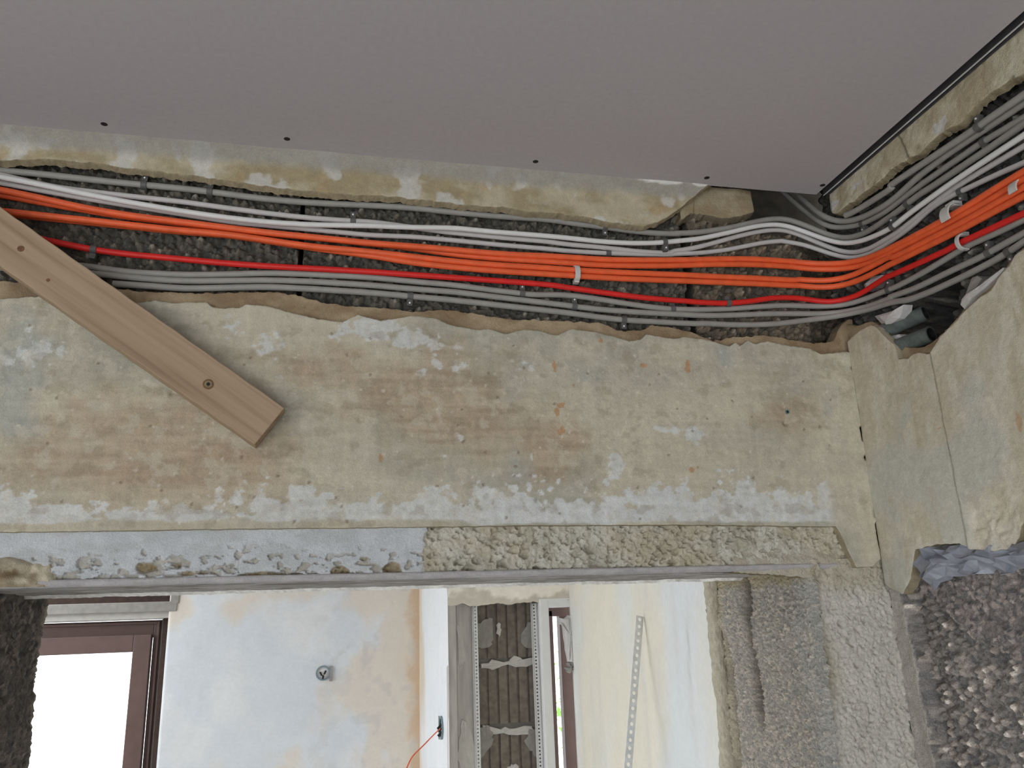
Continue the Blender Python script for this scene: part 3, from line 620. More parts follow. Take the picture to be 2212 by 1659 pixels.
# ================================================================== CABLES
CR = {'1': (0, 320, .18083), '2': (400, 380, .18083), '3': (800, 400, .18083), '4': (1120, 440, .18083), '5': (1440, 380, .13562), '6': (1440, 520, .13562), 'm': (1680, 380, .13562),
      'n': (1912, 250, .13562), 'o': (1912, 450, .13562), 'c': (1472, 250, .33454), 't': (1912, 50, .13562)}
def T(s):
    """'1 x,y x,y | 2 ...' : positions read off enlarged views of the photograph"""
    out = []
    for part in s.split('|'):
        w = part.split(); ox, oy, sc = CR[w[0]]
        for q in w[1:]:
            x, y = q.split(','); out.append((ox+float(x)*sc, oy+float(y)*sc))
    return out
def corner_pt(px, py, yo, rad=.055):
    """where the line of sight meets the cable layer, which follows both walls and rounds the inner corner"""
    r = ray(px, py); t = np.linspace(.55, 1.9, 5000); P = CAM[None]+r[None]*t[:, None]
    a = yo-P[:, 1]; b = yo-P[:, 0]
    d = np.where((a < rad) & (b < rad), rad-np.hypot(np.maximum(rad-a, 0), np.maximum(rad-b, 0)), np.minimum(a, b))
    i = np.argmax(d <= 0); return P[i]
def smooth_path(P, step=.003, sig=4.0):
    P = np.array(P); s = np.concatenate([[0], np.cumsum(np.linalg.norm(np.diff(P, axis=0), axis=1))])
    n = int(s[-1]/step); q = np.linspace(0, s[-1], n); Q = np.stack([np.interp(q, s, P[:, k]) for k in range(3)], 1)
    k = np.arange(-14, 15); w = np.exp(-.5*(k/sig)**2); w /= w.sum()
    E0 = Q[0]+(Q[0]-Q[1:15])[::-1]; E1 = Q[-1]+(Q[-1]-Q[-15:-1])[::-1]
    X = np.concatenate([E0, Q, E1]); return np.stack([np.convolve(X[:, k2], w, 'valid') for k2 in range(3)], 1)
def tube(P, r, n=14):
    Tn = np.gradient(P, axis=0); Tn /= np.linalg.norm(Tn, axis=1)[:, None]
    up = np.array([0, 0, 1.]); Bn = np.cross(Tn, up); Bn /= np.linalg.norm(Bn, axis=1)[:, None]; Cn = np.cross(Bn, Tn)
    a = np.arange(n)*2*np.pi/n
    V = P[:, None]+r*(np.cos(a)[None, :, None]*Bn[:, None]+np.sin(a)[None, :, None]*Cn[:, None])
    m = len(P); idx = np.arange(m*n).reshape(m, n); nx = np.roll(idx, -1, 1)
    f = np.stack([idx[:-1], nx[:-1], nx[1:], idx[1:]], -1).reshape(-1, 4)
    return V.reshape(-1, 3), f, idx
CAB = {}
def cable(key, trace, yo, rpx, mat, label, group=None, sig=4.0, depth=None):
    px = T(trace)
    if px[0][0] < 230:                                   # runs on past the left of the frame
        k = (px[2][1]-px[0][1])/(px[2][0]-px[0][0]); px = [(-1000, px[0][1]-k*.8*(px[0][0]+150)-.15*k*850+20), (-150, px[0][1]-k*.8*(px[0][0]+150))]+px
    if px[-1][0] > 2150:
        k = (px[-1][1]-px[-3][1])/(px[-1][0]-px[-3][0]); px.append((px[-1][0]+260, px[-1][1]+k*260))
    P = [corner_pt(x, y, (yo if depth is None else depth(x, y, yo))) for x, y in px]
    r = rpx*.5*.00054
    P = smooth_path(P, sig=sig); V, f, idx = tube(P, r)
    mid = P[len(P)//2]
    o = mesh('cable', V, f, M[mat], center=True)
    # cut ends
    n = idx.shape[1]
    tag(o, label, 'cable', group)
    CAB[key] = (P, r)
    return o
G = 'electrical cables laid in the wall channel'
cable('G1', '1 0,265 400,300 800,345 1300,400 1720,440 2212,485|2 500,215 900,270 1400,315 1900,340 2212,352|3 500,270 1000,325 1500,370 2212,415|4 500,215 900,265 1030,277 1300,320 1700,360 2000,358|5 0,920 500,905 1000,830 1400,735 1700,675 1950,692|m 300,735 600,855 800,945 1000,995 1100,1000 1300,955 1500,855 1700,710 1900,580 2050,460|n 420,1340 900,1030 1300,760 1600,560 1900,350 2212,130',
      .017, 14.2, 'grey_cable', 'grey cable running topmost in the front channel just below the upper plaster', G)
cable('W1', '1 0,345 500,440 1000,545 1500,640 2212,760|2 500,500 1000,555 1500,585 2212,595|3 500,505 1000,510 1400,552 2212,615|4 500,400 1000,455 1400,475 1700,466 2000,437|5 0,1050 500,1008 1000,900 1400,802 1700,765 1900,785|m 300,840 600,955 900,1060 1100,1085 1400,1020 1780,852 1890,780|n 250,1655 600,1400 1000,1110 1500,775 2212,310',
      .004, 11.8, 'white_cable', 'bright white cable lying in front of the paler grey ones near the top', G)
cable('W2', '1 0,315 300,390 700,475 1500,570 2212,645|2 500,385 1000,450 1500,505 1950,537 2212,548|3 400,490 800,548 1200,590 1600,630 2212,680|4 500,480 1000,520 1400,570 1700,590 1900,582|5 0,1207 400,1160 800,1055 1200,940 1600,860 1850,850|m 300,915 700,1090 1000,1205 1200,1235 1450,1170 1900,905 2212,665|n 700,1450 1100,1150 1500,905 2212,485',
      .016, 11.8, 'pale_cable', 'pale grey cable that passes behind the bright white cable and dips under it', G)
cable('W3', '1 0,412 400,490 800,562 1200,632|2 600,560 1000,592 1500,640 2212,710|3 500,615 1000,660 1500,710 2212,770|4 500,560 1030,592 1500,607 1900,612|5 0,1247 500,1232 900,1190 1300,1110 1600,1050 1900,1032|m 0,1035 400,1085 700,1195 1000,1290 1200,1318 1500,1235 1900,985 2212,745|n 700,1485 870,1385 1100,1248 1290,1170 1600,1020 2000,840 2212,750',
      .018, 11.4, 'pale_cable', 'lowest pale grey cable, lying directly on the orange cables', G)
cable('O2', '1 0,555 500,650 1000,740 1500,820 2212,905|2 500,640 1000,690 1500,735 2212,812|3 500,750 1000,832 1500,878 2212,920|4 500,700 1000,740 1700,745 2212,730|6 500,378 1000,375 1500,380 2212,435|m 0,1415 500,1490 1000,1495 1300,1450 1500,1390|o 0,752 500,500 1000,243 1300,80|n 1700,1330 2212,1010',
      .017, 13.6, 'orange_cable', 'second orange cable from the top, half hidden behind the uppermost one', G, sig=7.0, depth=lambda x, y, yo: yo-.0085*max(0, min(1, (x-900)/250)))
cable('O1', '1 0,495 500,600 1000,715 1500,800 2212,888|2 500,618 1000,682 1500,728 2212,805|3 500,728 1000,772 1500,820 2212,852|4 500,630 1000,670 1700,675 2212,667|6 500,300 1000,285 1500,292 2212,350|m 0,1335 500,1398 1000,1408 1300,1360 1500,1290 1900,1100|o 0,672 500,430 1000,150 1300,-20|n 1700,1190 2212,890',
      .007, 13.8, 'orange_cable', 'uppermost orange cable in the bundle of four', G, sig=7.0)
cable('O4', '1 170,790 500,830 1000,880 1500,930 2212,1005|2 500,702 1000,780 1500,860 2212,950|3 500,928 1000,982 1500,1025 2212,1068|4 500,850 1000,885 1700,915 2212,930|6 500,655 1000,668 1500,690 2212,725|c 700,1088 850,1110 980,1115 1100,1085 1250,1015 1400,930|o 0,940 500,690 1000,445 1300,290|n 1700,1545 2212,1275',
      .017, 13.8, 'orange_cable', 'lowest orange cable in the bundle of four', G, sig=7.0, depth=lambda x, y, yo: yo-.0080*max(0, min(1, (x-620)/250)))
cable('O3', '1 170,765 500,805 1000,855 1500,912 2212,990|2 500,695 1000,770 1500,845 2212,905|3 500,855 1000,910 1500,955 2212,992|4 500,785 1000,812 1700,842 2212,860|6 500,560 1000,580 1500,600 2212,642|c 700,1048 850,1068 980,1070 1100,1040 1250,960 1400,880|o 0,850 500,600 1000,345 1300,190|n 1700,1430 2212,1140',
      .008, 13.8, 'orange_cable', 'third orange cable from the top in the bundle of four', G, sig=7.0)
cable('RD', '1 200,1025 600,1110 1000,1192 1120,1215 1500,1265 2212,1330|2 500,1045 1000,1080 1500,1105 2212,1145|3 500,1070 1000,1105 1500,1140 2212,1195|4 500,990 1000,1060 1500,1125 2000,1165|6 200,950 500,980 950,1000 1300,970 1700,905 2100,908|c 800,1185 950,1205 1050,1190 1150,1155 1250,1090 1350,1025|o 0,1110 500,890 1000,660 1250,520 1500,410 2212,80',
      .012, 13., 'red_cable', 'single bright red cable running below the orange bundle', G, sig=3.2)
cable('La', '1 1050,1410 1500,1480 2212,1515|2 500,1175 1000,1160 1300,1168 2212,1210|3 500,1150 1000,1192 1500,1260 1800,1290|4 90,1090 500,1085 800,1115 1200,1180 1600,1240 1840,1258|6 0,1085 500,1100 1000,1085 1500,1048 1900,1025|c 700,1225 900,1232 1050,1225 1200,1180 1320,1128|o 150,1270 600,1030 1000,790 1300,595 1700,430 2212,180',
      .017, 13.4, 'grey_cable', 'uppermost of the three grey cables below the red one', G)
cable('Lb', '1 1250,1510 1700,1560 2212,1590|2 500,1252 1000,1245 1500,1262 2212,1305|3 500,1240 1000,1275 1500,1335 2212,1420|4 500,1205 650,1225 1000,1268 1500,1302 2212,1337|6 700,1195 1200,1182 1700,1160|c 700,1278 900,1280 1050,1270 1200,1235 1400,1160|o 0,1440 500,1270 1000,1020 1600,745 1750,650 2212,400',
      .017, 13.6, 'grey_cable', 'middle one of the three grey cables below the red one', G)
cable('Lc', '1 1350,1620 1700,1640 2212,1680|2 500,1335 1000,1325 1500,1350 2212,1395|3 500,1330 1000,1375 1500,1430 2212,1510|4 500,1292 1000,1362 1250,1390 1500,1405 2212,1440|6 500,1310 1000,1340 1500,1340 1900,1312|c 800,1320 900,1310 1000,1295 1200,1255 1400,1190|o 300,1490 700,1340 1200,1110 1650,885 1900,745 2212,530',
      .016, 13.8, 'grey_cable', 'lowest grey cable, lying along the bottom of the channel', G)
dep = lambda x, y, yo: yo+.05*max(0, min(1, (1775-x)/70))
cable('R2', 'm 250,225 330,310 450,420 600,560 750,660 900,725 1050,735 1200,712 1400,640 1700,480 1900,330|n 500,990 1000,610 1500,275 1900,10', .012, 14.4, 'grey_cable', 'grey cable dropping from behind the ceiling board and bending on to the side wall', G, depth=dep)
cable('R3', 'm 60,230 150,320 300,450 500,620 700,770 850,825 1000,832 1250,790 1370,765 1450,715 1700,590|n 500,1150 900,870 1100,730 1300,600 1500,445 1700,335 2212,30', .018, 13.8, 'grey_cable', 'second grey cable dropping from behind the ceiling board, just below its neighbour', G, depth=dep)
cable('R1', 'm 1080,630 1190,590 1500,400 1900,140|n 0,1165 500,830 1000,495 1400,235 1520,140|t 1600,1560 2212,1140', .003, 14.2, 'grey_cable', 'topmost grey cable on the side wall, coming out beside the plaster corner', G)

# ================================================================== CABLE CLIPS
def clip(key, px, py, side, label, mat='clip', hw=None, hh=None, width=.0066, tab=.0085, nail=True, off=0.0, arc=(0, 180)):
    P, r = CAB[key]
    # nearest point of the cable to the line of sight
    d = ray(px, py); d = d/np.linalg.norm(d); v = P-CAM; dist = np.linalg.norm(v-(v@d)[:, None]*d, axis=1); i = int(np.clip(np.argmin(dist), 2, len(P)-3))
    c = P[i].copy(); t = P[i+2]-P[i-2]; t /= np.linalg.norm(t)
    onF = (abs(t[0]) > abs(t[1]))
    n = np.array([0, -1., 0]) if onF else np.array([-1., 0, 0])
    n = n-t*(n@t); n /= np.linalg.norm(n); b = np.cross(n, t); b = b if b[2] > 0 else -b
    b = b*side; c = c-b*off
    hw = hw or r*1.03; hh = hh or r*1.03; th = .0011 if mat == 'clip' else .0020
    prof_i = []; prof_o = []
    for k in range(13):
        a = math.radians(arc[0]+(arc[1]-arc[0])*k/12); prof_i.append((hw*math.cos(a), hh*math.sin(a))); prof_o.append(((hw+th)*math.cos(a), (hh+th)*math.sin(a)))
    if arc[1] >= 180: prof_i.append((-hw, -hh)); prof_o.append((-hw-th, -hh))
    prof_i.insert(0, (hw, -hh)); prof_o.insert(0, (hw+th, -hh))
    V = []; m = len(prof_i)
    for s in (-.5, .5):
        for pr in (prof_i, prof_o):
            for (x, y) in pr: V.append(b*x+n*y+t*(s*width))
    f = []
    for k in range(m-1):
        f += [(m+k, m+k+1, 3*m+k+1, 3*m+k), (k+1, k, 2*m+k, 2*m+k+1), (k, k+1, m+k+1, m+k), (2*m+k+1, 2*m+k, 3*m+k, 3*m+k+1)]
    f += [(0, m, 3*m, 2*m), (m-1, 2*m+m-1, 4*m-1, 2*m-1)]
    mb = MB(); mb.add(V, f)
    top = .35*hh if nail else .1*hh
    q = []
    for y in (-hh-.002, top):
        for (x, s) in ((hw*.9, -.5), (hw+tab, -.5), (hw+tab, .5), (hw*.9, .5)): q.append(b*x+n*y+t*(s*width))
    mb.hexa(q)
    e = empty('cable_clip', c)
    o = mesh('strap', np.array(mb.v)+c, mb.f, M[mat], e, smooth=False)
    md = o.modifiers.new('b', 'BEVEL'); md.width = .0004; md.segments = 2; md.limit_method = 'ANGLE'; md.angle_limit = .7
    if nail:
        h = c+b*(hw+tab*.58)+n*top; k = MB(); k.cyl(h, h+n*.0009, .0013, .0011, n=14); k.cyl(h+n*.0009, h+n*.0013, .0011, .0004, n=14)
        k.build('nail', M['nail'], e, smooth=False)
    tag(e, label, 'cable clip', 'nail clips holding the cables'); return e
clip('G1', 311, 397, 1, 'grey nail clip on the topmost cable, leftmost of its three clips')
clip('G1', 454, 411, 1, 'grey nail clip on the topmost cable, middle of its three clips')
clip('G1', 1306, 490, -1, 'grey nail clip on the topmost cable near the broken plaster end')
clip('W2', 762, 476, 1, 'small grey nail clip above the bright white cable, below the upper plaster')
clip('W1', 1434, 525, -1, 'grey nail clip on the white cable left of the plaster break')
clip('W3', 1312, 546, 1, 'small grey clip without visible nail just above the orange cables', nail=False, tab=.005)
clip('O3', 1246, 580, -1, 'pale grey strap spanning the two lower orange cables', 'clip_pale', hw=.0082, hh=.0056, width=.0066, nail=False, tab=.004, off=-.0042)
clip('RD', 203, 540, -1, 'grey clip on the red cable beside the wooden batten', nail=False, tab=.007)
clip('RD', 1575, 655, 1, 'grey clip on the red cable near the dip before the corner', nail=False, tab=.006)
clip('La', 1129, 633, 1, 'grey nail clip just below the red cable, left of the pale orange-cable strap')
clip('La', 1454, 667, 1, 'grey clip just below the red cable, right of the pale orange-cable strap', nail=False, tab=.007)
clip('Lb', 1238, 661, 1, 'grey nail clip on the middle lower cable, straight below the pale strap')
clip('Lc', 887, 642, -1, 'grey nail clip on the lowest cable, left of centre')
clip('Lc', 1346, 691, -1, 'grey nail clip on the lowest cable, standing in a dark notch')
clip('R1', 2108, 262, 1, 'grey nail clip on the topmost side-wall cable against the plaster edge')
clip('R3', 2125, 304, -1, 'grey nail clip high on the side wall between grey cables')
clip('R3', 1866, 484, -1, 'grey nail clip at the bend where two cables drop from the ceiling')
clip('G1', 1962, 440, -1, 'grey clip on the side wall, just above the white cables', nail=False)
clip('W1', 1928, 489, 1, 'grey nail clip on the white cable just past the corner')
clip('W3', 2073, 411, -1, 'dark grey nail clip on the pale cable above the orange bundle')
clip('O1', 2048, 455, 1, 'large pale hook clip gripping the top of the orange bundle', 'clip_pale', hw=.0105, hh=.0085, width=.013, nail=False, tab=.005, arc=(0, 125))
clip('O3', 2204, 418, 1, 'pale clip over the orange bundle at the right edge of the picture', 'clip_pale', hw=.0085, hh=.0066, width=.010, nail=False, tab=.004, arc=(0, 110))
clip('RD', 2081, 524, 1, 'pale strap around the red cable with a rounded knob', 'clip_pale', hw=.0075, hh=.0062, width=.0050, nail=False, tab=.004)
clip('La', 1919, 618, 1, 'grey nail clip under the red cable where it rises past the corner')
clip('Lb', 2134, 538, 1, 'grey nail clip on the middle lower cable on the side wall')
clip('Lc', 2173, 540, -1, 'grey nail clip on the lowest cable beside the side-wall plaster')

# ================================================================== BATTEN
BT = .024; Yb = -BT-.003
e_up = [F(0, 445, Yb), F(612, 883, Yb)]; e_lo = [F(0, 585, Yb), F(553, 958, Yb)]
ax = (e_up[1]-e_up[0])+(e_lo[1]-e_lo[0]); ax /= np.linalg.norm(ax); nb = np.array([0, -1., 0]); sd = np.cross(nb, ax)
wd = abs((e_up[1]-e_lo[1])@sd); print('batten width', wd, 'angle', math.degrees(math.atan2(ax[2], ax[0])))
c_end = (e_up[1]+e_lo[1])/2; BL = .60
bat = empty('wooden_batten', c_end); tag(bat, 'raw pale wooden batten screwed diagonally across the beam and channel', 'batten')
def batten():
    n = 60; V = []; w2 = .0245
    tilt = .020
    me_v = []; f = []
    sec = [(-w2, 0), (w2, 0), (w2, -BT), (-w2, -BT)]
    for k in range(n+1):
        s = -BL*k/n
        for (a, d) in sec: me_v.append((s, a+.0003*math.sin(k*1.7+a*900), d))
    for k in range(n):
        for j in range(4):
            a = k*4+j; b = k*4+(j+1) % 4; f.append((a, b, b+4, a+4))
    f += [(3, 2, 1, 0), tuple(n*4+j for j in range(4))]
    me = bpy.data.meshes.new('timber'); me.from_pydata(me_v, [], f); me.materials.append(M['wood'])
    o = bpy.data.objects.new('timber', me); COL.objects.link(o); o.parent = bat
    xa = Vector(ax); za = Vector(nb); ya = za.cross(xa)
    rot = Matrix((xa, ya, za)).transposed()
    tl = Matrix.Rotation(-math.atan2(.022, .62)*-1, 3, 'Y')
    o.matrix_local = (rot @ tl).to_4x4()
    md = o.modifiers.new('b', 'BEVEL'); md.width = .0010; md.segments = 2; md.limit_method = 'ANGLE'; md.angle_limit = .8
    return o, (rot @ tl)
tim, BR = batten()
def on_batten(px, py):
    """point of the batten's broad face under a picture position"""
    nz = np.array(BR @ Vector((0, 0, 1))); r = ray(px, py); t = ((c_end-CAM)@nz)/(r@nz); return CAM+r*t, nz
p, nz = on_batten(450, 830)
mb = MB(); mb.cyl(p-nz*.002, p+nz*.0002, .0052, .0056, n=24); cs = mb.build('countersink', M['knot'], bat)
mb = MB(); mb.cyl(p-nz*.001, p+nz*.0005, .0042, .0038, n=24); sc = mb.build('screw_head', M['brass'], bat)
mb = MB()
for k in range(3):
    a = math.pi*k/3; e1 = np.array(BR @ Vector((math.cos(a), math.sin(a), 0))); e2 = np.array(BR @ Vector((-math.sin(a), math.cos(a), 0)))
    mb.hexa([p+e1*sx*.0020+e2*sy*.0006+nz*h for h in (.0004, .0007) for (sx, sy) in ((-1, -1), (1, -1), (1, 1), (-1, 1))])
mb.build('screw_socket', M['dark'], sc)
p, nz = on_batten(45, 537)
mb = MB(); mb.cyl(p-nz*.001, p+nz*.0003, .0040, .0034, n=9); mb.build('knot', M['knot'], bat)
p, nz = on_batten(104, 605)
mb = MB(); mb.cyl(p-nz*.001, p+nz*.0002, .0022, .0020, n=7); mb.build('knot', M['knot'], bat)

# ================================================================== CONDUITS IN THE HOLE, MEMBRANE
def conduit(a, b, r, label):
    a = np.array(a); b = np.array(b); P = np.array([a+(b-a)*t for t in np.linspace(0, 1, 30)])
    e = empty('conduit', b); V, f, idx = tube(P, r, 20); mesh('tube', V, f, M['pipe'], e)
    V2, f2, i2 = tube(P[12:], r*.80, 20); fl = f2[:, ::-1]; mesh('bore', V2, fl, M['dark'], e)  # inner wall coloured black for the shade inside the tube
    n = 20; ring = np.concatenate([V.reshape(-1, n, 3)[-1], V2.reshape(-1, n, 3)[-1]]); mesh('rim', ring, [(k, (k+1) % n, n+(k+1) % n, n+k) for k in range(n)], M['pipe'], e)
    tag(e, label, 'conduit', 'cut conduits in the wall hole'); return e
conduit(W(1895, 722, .012), W(1999, 676, .040), .0095, 'upper of two cut grey-green conduits in the wall hole')
conduit(W(1925, 756, .010), W(2012, 722, .026), .0100, 'lower cut conduit in the wall hole, chalky white on its end')

def membrane():
    U, Wd = np.meshgrid(np.linspace(-W(1972, 1220)[1], .50, 46), np.linspace(0, 1, 9), indexing='ij')
    lo = edge([(1970, 1262), (1990, 1284), (2010, 1262), (2040, 1246), (2080, 1240), (2120, 1240), (2150, 1242), (2170, 1232), (2212, 1228), (2450, 1215)], 'R', 0., .002, 60, 33)(U)
    hi = edge([(1970, 1178), (2020, 1170), (2100, 1168), (2200, 1160), (2212, 1150), (2450, 1120)], 'R', 0., .001, 60, 34)(U)
    rnd = np.random.RandomState(4)
    Uj = U+.0075*(rnd.rand(*U.shape)-.5); Wz = lo+(hi-lo)*np.clip(Wd+.14*(rnd.rand(*U.shape)-.5)*(Wd > 0)*(Wd < 1), 0, 1.0)
    f1, f2, i1 = worley(Uj*75, Wz*110, 61); g1, g2, i2 = worley(Uj*40, Wz*70, 62)
    O = -.014+.013*np.sin(np.clip(Wd, 0, 1)*math.pi)+.012*(i1-.5)*np.clip(1.3-f1, 0, 1)+.012*(f2-f1-.3)+.012*(i2-.5)+.010*(rnd.rand(*U.shape)-.5)-.010*(Wd >= .99)
    V = np.stack([-O, -Uj, Wz], -1).reshape(-1, 3); n, m = U.shape; idx = np.arange(n*m).reshape(n, m); f = []
    for i in range(n-1):
        for j in range(m-1):
            a, b, c, d = idx[i, j], idx[i+1, j], idx[i+1, j+1], idx[i, j+1]
            f += [(a, b, c), (a, c, d)] if (i*7+j*3) % 2 else [(a, b, d), (b, c, d)]
    o = mesh('crumpled_membrane', V, f, M['foil'], None, smooth=False, center=True)
    tag(o, 'crumpled grey membrane bulging out below the side-wall plaster', 'membrane')
    so = o.modifiers.new('s', 'SOLIDIFY'); so.thickness = .0006
membrane()

# ================================================================== FAR ROOM
yN = 2.09
xret = float(F(969, 1450, yN)[0]); xr = float(F(1238, 1450, yN)[0])
_q = ray(906, 1450); yW = float((CAM+_q*((xret-CAM[0])/_q[0]))[1]); print('far', xret, xr, yW)
ZF = 2.62
xw = float(F(352, 1480, yW)[0])
wall_far = tag(empty('wall_far', (xret-.8, yW, 1.3)), 'whitewashed far wall of the next room with a stained corner', 'wall', kind='structure')
STN = S(206, 178, 142)
def fw_col(U, Wd, O):
    n = fbm(U*6, Wd*6, 201, 5); n1 = fbm(U*22, Wd*16, 202); d = xret-U
    c = mix(S(215, 219, 224), S(224, 225, 226), sst(.35, .65, n))
    c = mix(c, S(222, 212, 198), .85*sst(.45, .62, fbm(U*5, Wd*4, 203)+.35*sst(.55, .05, d)-.12+.25*sst(1.95, 2.15, Wd)))
    c = mix(c, S(200, 198, 194), .5*sst(.60, .70, n1)*sst(.7, .2, d))
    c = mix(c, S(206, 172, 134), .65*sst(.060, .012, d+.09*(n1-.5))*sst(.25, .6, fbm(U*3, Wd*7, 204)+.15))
    return c
strip('plaster_face', lambda U, Wd, O: np.stack([U, yW-O, Wd], -1), xw, xret, const(0.), const(ZF), .012, lambda U, Wd: .008*(fbm(U*5, Wd*5, 205)-.5)+.002*(fbm(U*40, Wd*40, 206)-.5), fw_col, M['farwall'], wall_far, lips={'l': (.006, .10, S(120, 108, 96))})
MB().box((-4.2, yW, 0), (xw-1.25, yW+.2, ZF)).box((xw-1.26, yW, 0), (xw+.01, yW+.2, .85)).box((xw+.02, yW+.02, 0), (xret+.1, yW+.2, ZF)).build('wall_core', M['mortar'], wall_far)
strip('return_face', lambda U, Wd, O: np.stack([xret-O, U, Wd], -1), yN, yW, const(0.), const(ZF), .02, lambda U, Wd: .005*(fbm(U*5, Wd*5, 207)-.5),
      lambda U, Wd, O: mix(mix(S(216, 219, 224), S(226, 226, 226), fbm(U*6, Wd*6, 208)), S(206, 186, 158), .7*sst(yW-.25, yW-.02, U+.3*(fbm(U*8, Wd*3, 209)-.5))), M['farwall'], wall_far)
MB().box((xret+.002, yN+.01, 0), (xret+.03, yW, ZF)).build('return_core', M['mortar'], wall_far)
tag(MB().box((-1.65, YB-.01, ZF), (.8, yW+.2, ZF+.1)).build('ceiling', M['mortar']), 'plain white ceiling of the next room', 'ceiling', kind='structure')  # cut short on the left so sky light floods the room
wall_side = tag(empty('wall_side', (xr, 1.2, 1.3)), 'cream streaked right-hand wall of the next room', 'wall', kind='structure')
def sw_col(U, Wd, O):
    n = fbm(U*5, Wd*2.5, 211, 5); st = fbm(U*16, Wd*2., 212)
    c = mix(S(214, 217, 218), S(220, 214, 199), sst(.30, .75, n+.30*sst(1.0, 1.9, U)-.12)); c = mix(c, S(204, 203, 198), .35*sst(.55, .75, st))
    l = np.exp(-((U-1.05-.12*(2.-Wd)+.03*(n-.5))/.006)**2)*sst(1.78, 1.9, Wd)*sst(2.02, 1.95, Wd); return mix(c, S(176, 176, 174), .55*l)
strip('plaster_face', lambda U, Wd, O: np.stack([xr-O, U, Wd], -1), YB-.005, yN, const(0.), const(ZF), .012, lambda U, Wd: .010*(fbm(U*4, Wd*4, 213)-.5)+.002*(fbm(U*30, Wd*30, 214)-.5), sw_col, M['farwall'], wall_side)
MB().box((xr+.012, YB-.01, 0), (xr+.2, yN+.05, ZF)).build('wall_core', M['mortar'], wall_side)

# --- niche with the half-built pier
wall_niche = tag(empty('wall_niche', (xret+.2, yN, 1.3)), 'niche in the next room with a bare block pier under a ragged cream lintel', 'wall', kind='structure')
lo_nl = edge([(960, 1312), (985, 1310), (1000, 1306), (1030, 1308), (1060, 1304), (1100, 1306), (1150, 1302), (1190, 1300), (1240, 1296)], 'F', yN, .012, 30, 41)
def nl_col(U, Wd, O):
    n = fbm(U*18, Wd*18, 221); e = Wd-lo_nl(U[:, 0])[:, None]; g = sst(.50, .66, n+.45*sst(.035, .0, e)-.14+.2*sst(xr-.2, xr-.05, U)*sst(.06, .01, e))
    return mix(S(250, 244, 232), S(186, 177, 160), g*.6)
strip('lintel_face', lambda U, Wd, O: np.stack([U, yN-O, Wd], -1), xret, xr, lo_nl, const(ZF), .008, lambda U, Wd: .012*(fbm(U*30, Wd*30, 222)-.4)*sst(2.16, 2.09, Wd), nl_col, M['farwall'], wall_niche, lips={'b': (.0, .12, S(130, 122, 110))})
def fx(px, Y, py=1450): return float(F(px, py, Y)[0])
def fz(py, Y, px=1090): return float(F(px, py, Y)[2])
zt = fz(1308, yN)
MB().box((xret, yN+.004, 0), (fx(985, yN+.01), yN+.05, zt+.03)).build('pier_edge', M['pale_block'], wall_niche)
x0, x1 = fx(986, yN+.03), fx(1030, yN+.03)
MB().box((x0, yN+.03, 0), (x1+.004, yN+.07, zt+.03)).build('side_block', M['pale_block'], wall_niche, bevel=.004)
xa, xb = fx(1030, yN+.06), fx(1162, yN+.06)
zz = [zt+.05, fz(1428, yN+.06), fz(1570, yN+.06), fz(1570, yN+.06)-.245, fz(1570, yN+.06)-.49, fz(1570, yN+.06)-.735]
for k in range(len(zz)-1):
    mb = MB(); nr = 6; ww = (xb-xa)/nr
    mb.box((xa, yN+.066, zz[k+1]+.010), (xb, yN+.24, zz[k]-.010))
    for j in range(nr):
        mb.box((xa+j*ww+.0035, yN+.058+.002*(j % 2), zz[k+1]+.010), (xa+(j+1)*ww-.0035, yN+.07, zz[k]-.010))
    mb.build('hollow_block', M['block'], wall_niche, bevel=.002)
MB().box((xa, yN+.075, 0), (xb, yN+.2, zt+.06)).build('mortar_bed', M['grey_mortar'], wall_niche)
def smear(pts, Y, th, mat, s, name='mortar_smear', parent=None):
    P = [F(*p, Y) for p in pts]; P2 = []
    rnd = np.random.RandomState(s)
    for k in range(len(P)):
        a, b = P[k], P[(k+1) % len(P)]
        for t in (0, .33, .66): P2.append(a+(b-a)*t+np.array([rnd.randn()*.0035, 0, rnd.randn()*.0035])*(t > 0))
    c = np.mean(P2, 0); n = len(P2); nr = np.array([0, -1., 0])
    V = [p+nr*(-.02) for p in P2]+[c+(p-c)*.96+nr*th*(.5+.5*rnd.rand()) for p in P2]+[c+nr*th]
    f = [];
    for k in range(n): j = (k+1) % n; f += [(k, j, n+j, n+k), (n+k, n+j, 2*n)]
    return mesh(name, V, f, mat, parent or wall_niche, smooth=False)
Ys = yN+.058
smear([(1036, 1434), (1060, 1424), (1090, 1430), (1110, 1416), (1130, 1424), (1156, 1420), (1156, 1436), (1130, 1440), (1080, 1440), (1062, 1448), (1036, 1444)], Ys, .006, M['mortar'], 1)
smear([(1040, 1566), (1070, 1576), (1100, 1574), (1150, 1568), (1160, 1582), (1120, 1588), (1070, 1586), (1040, 1590)], Ys, .006, M['mortar'], 2)
smear([(1030, 1345), (1048, 1336), (1064, 1334), (1066, 1382), (1058, 1398), (1040, 1402), (1030, 1390)], Ys, .008, M['grey_mortar'], 3)
smear([(1158, 1336), (1140, 1342), (1128, 1364), (1124, 1386), (1136, 1400), (1158, 1398)], Ys, .008, M['grey_mortar'], 4)
smear([(1036, 1570), (1056, 1566), (1068, 1580), (1062, 1610), (1046, 1630), (1036, 1640)], Ys, .008, M['grey_mortar'], 5)
smear([(1162, 1570), (1140, 1578), (1130, 1600), (1144, 1622), (1162, 1638)], Ys, .008, M['grey_mortar'], 6)
smear([(1072, 1350), (1078, 1344), (1083, 1360), (1078, 1378), (1072, 1370)], Ys, .006, M['mortar'], 7)
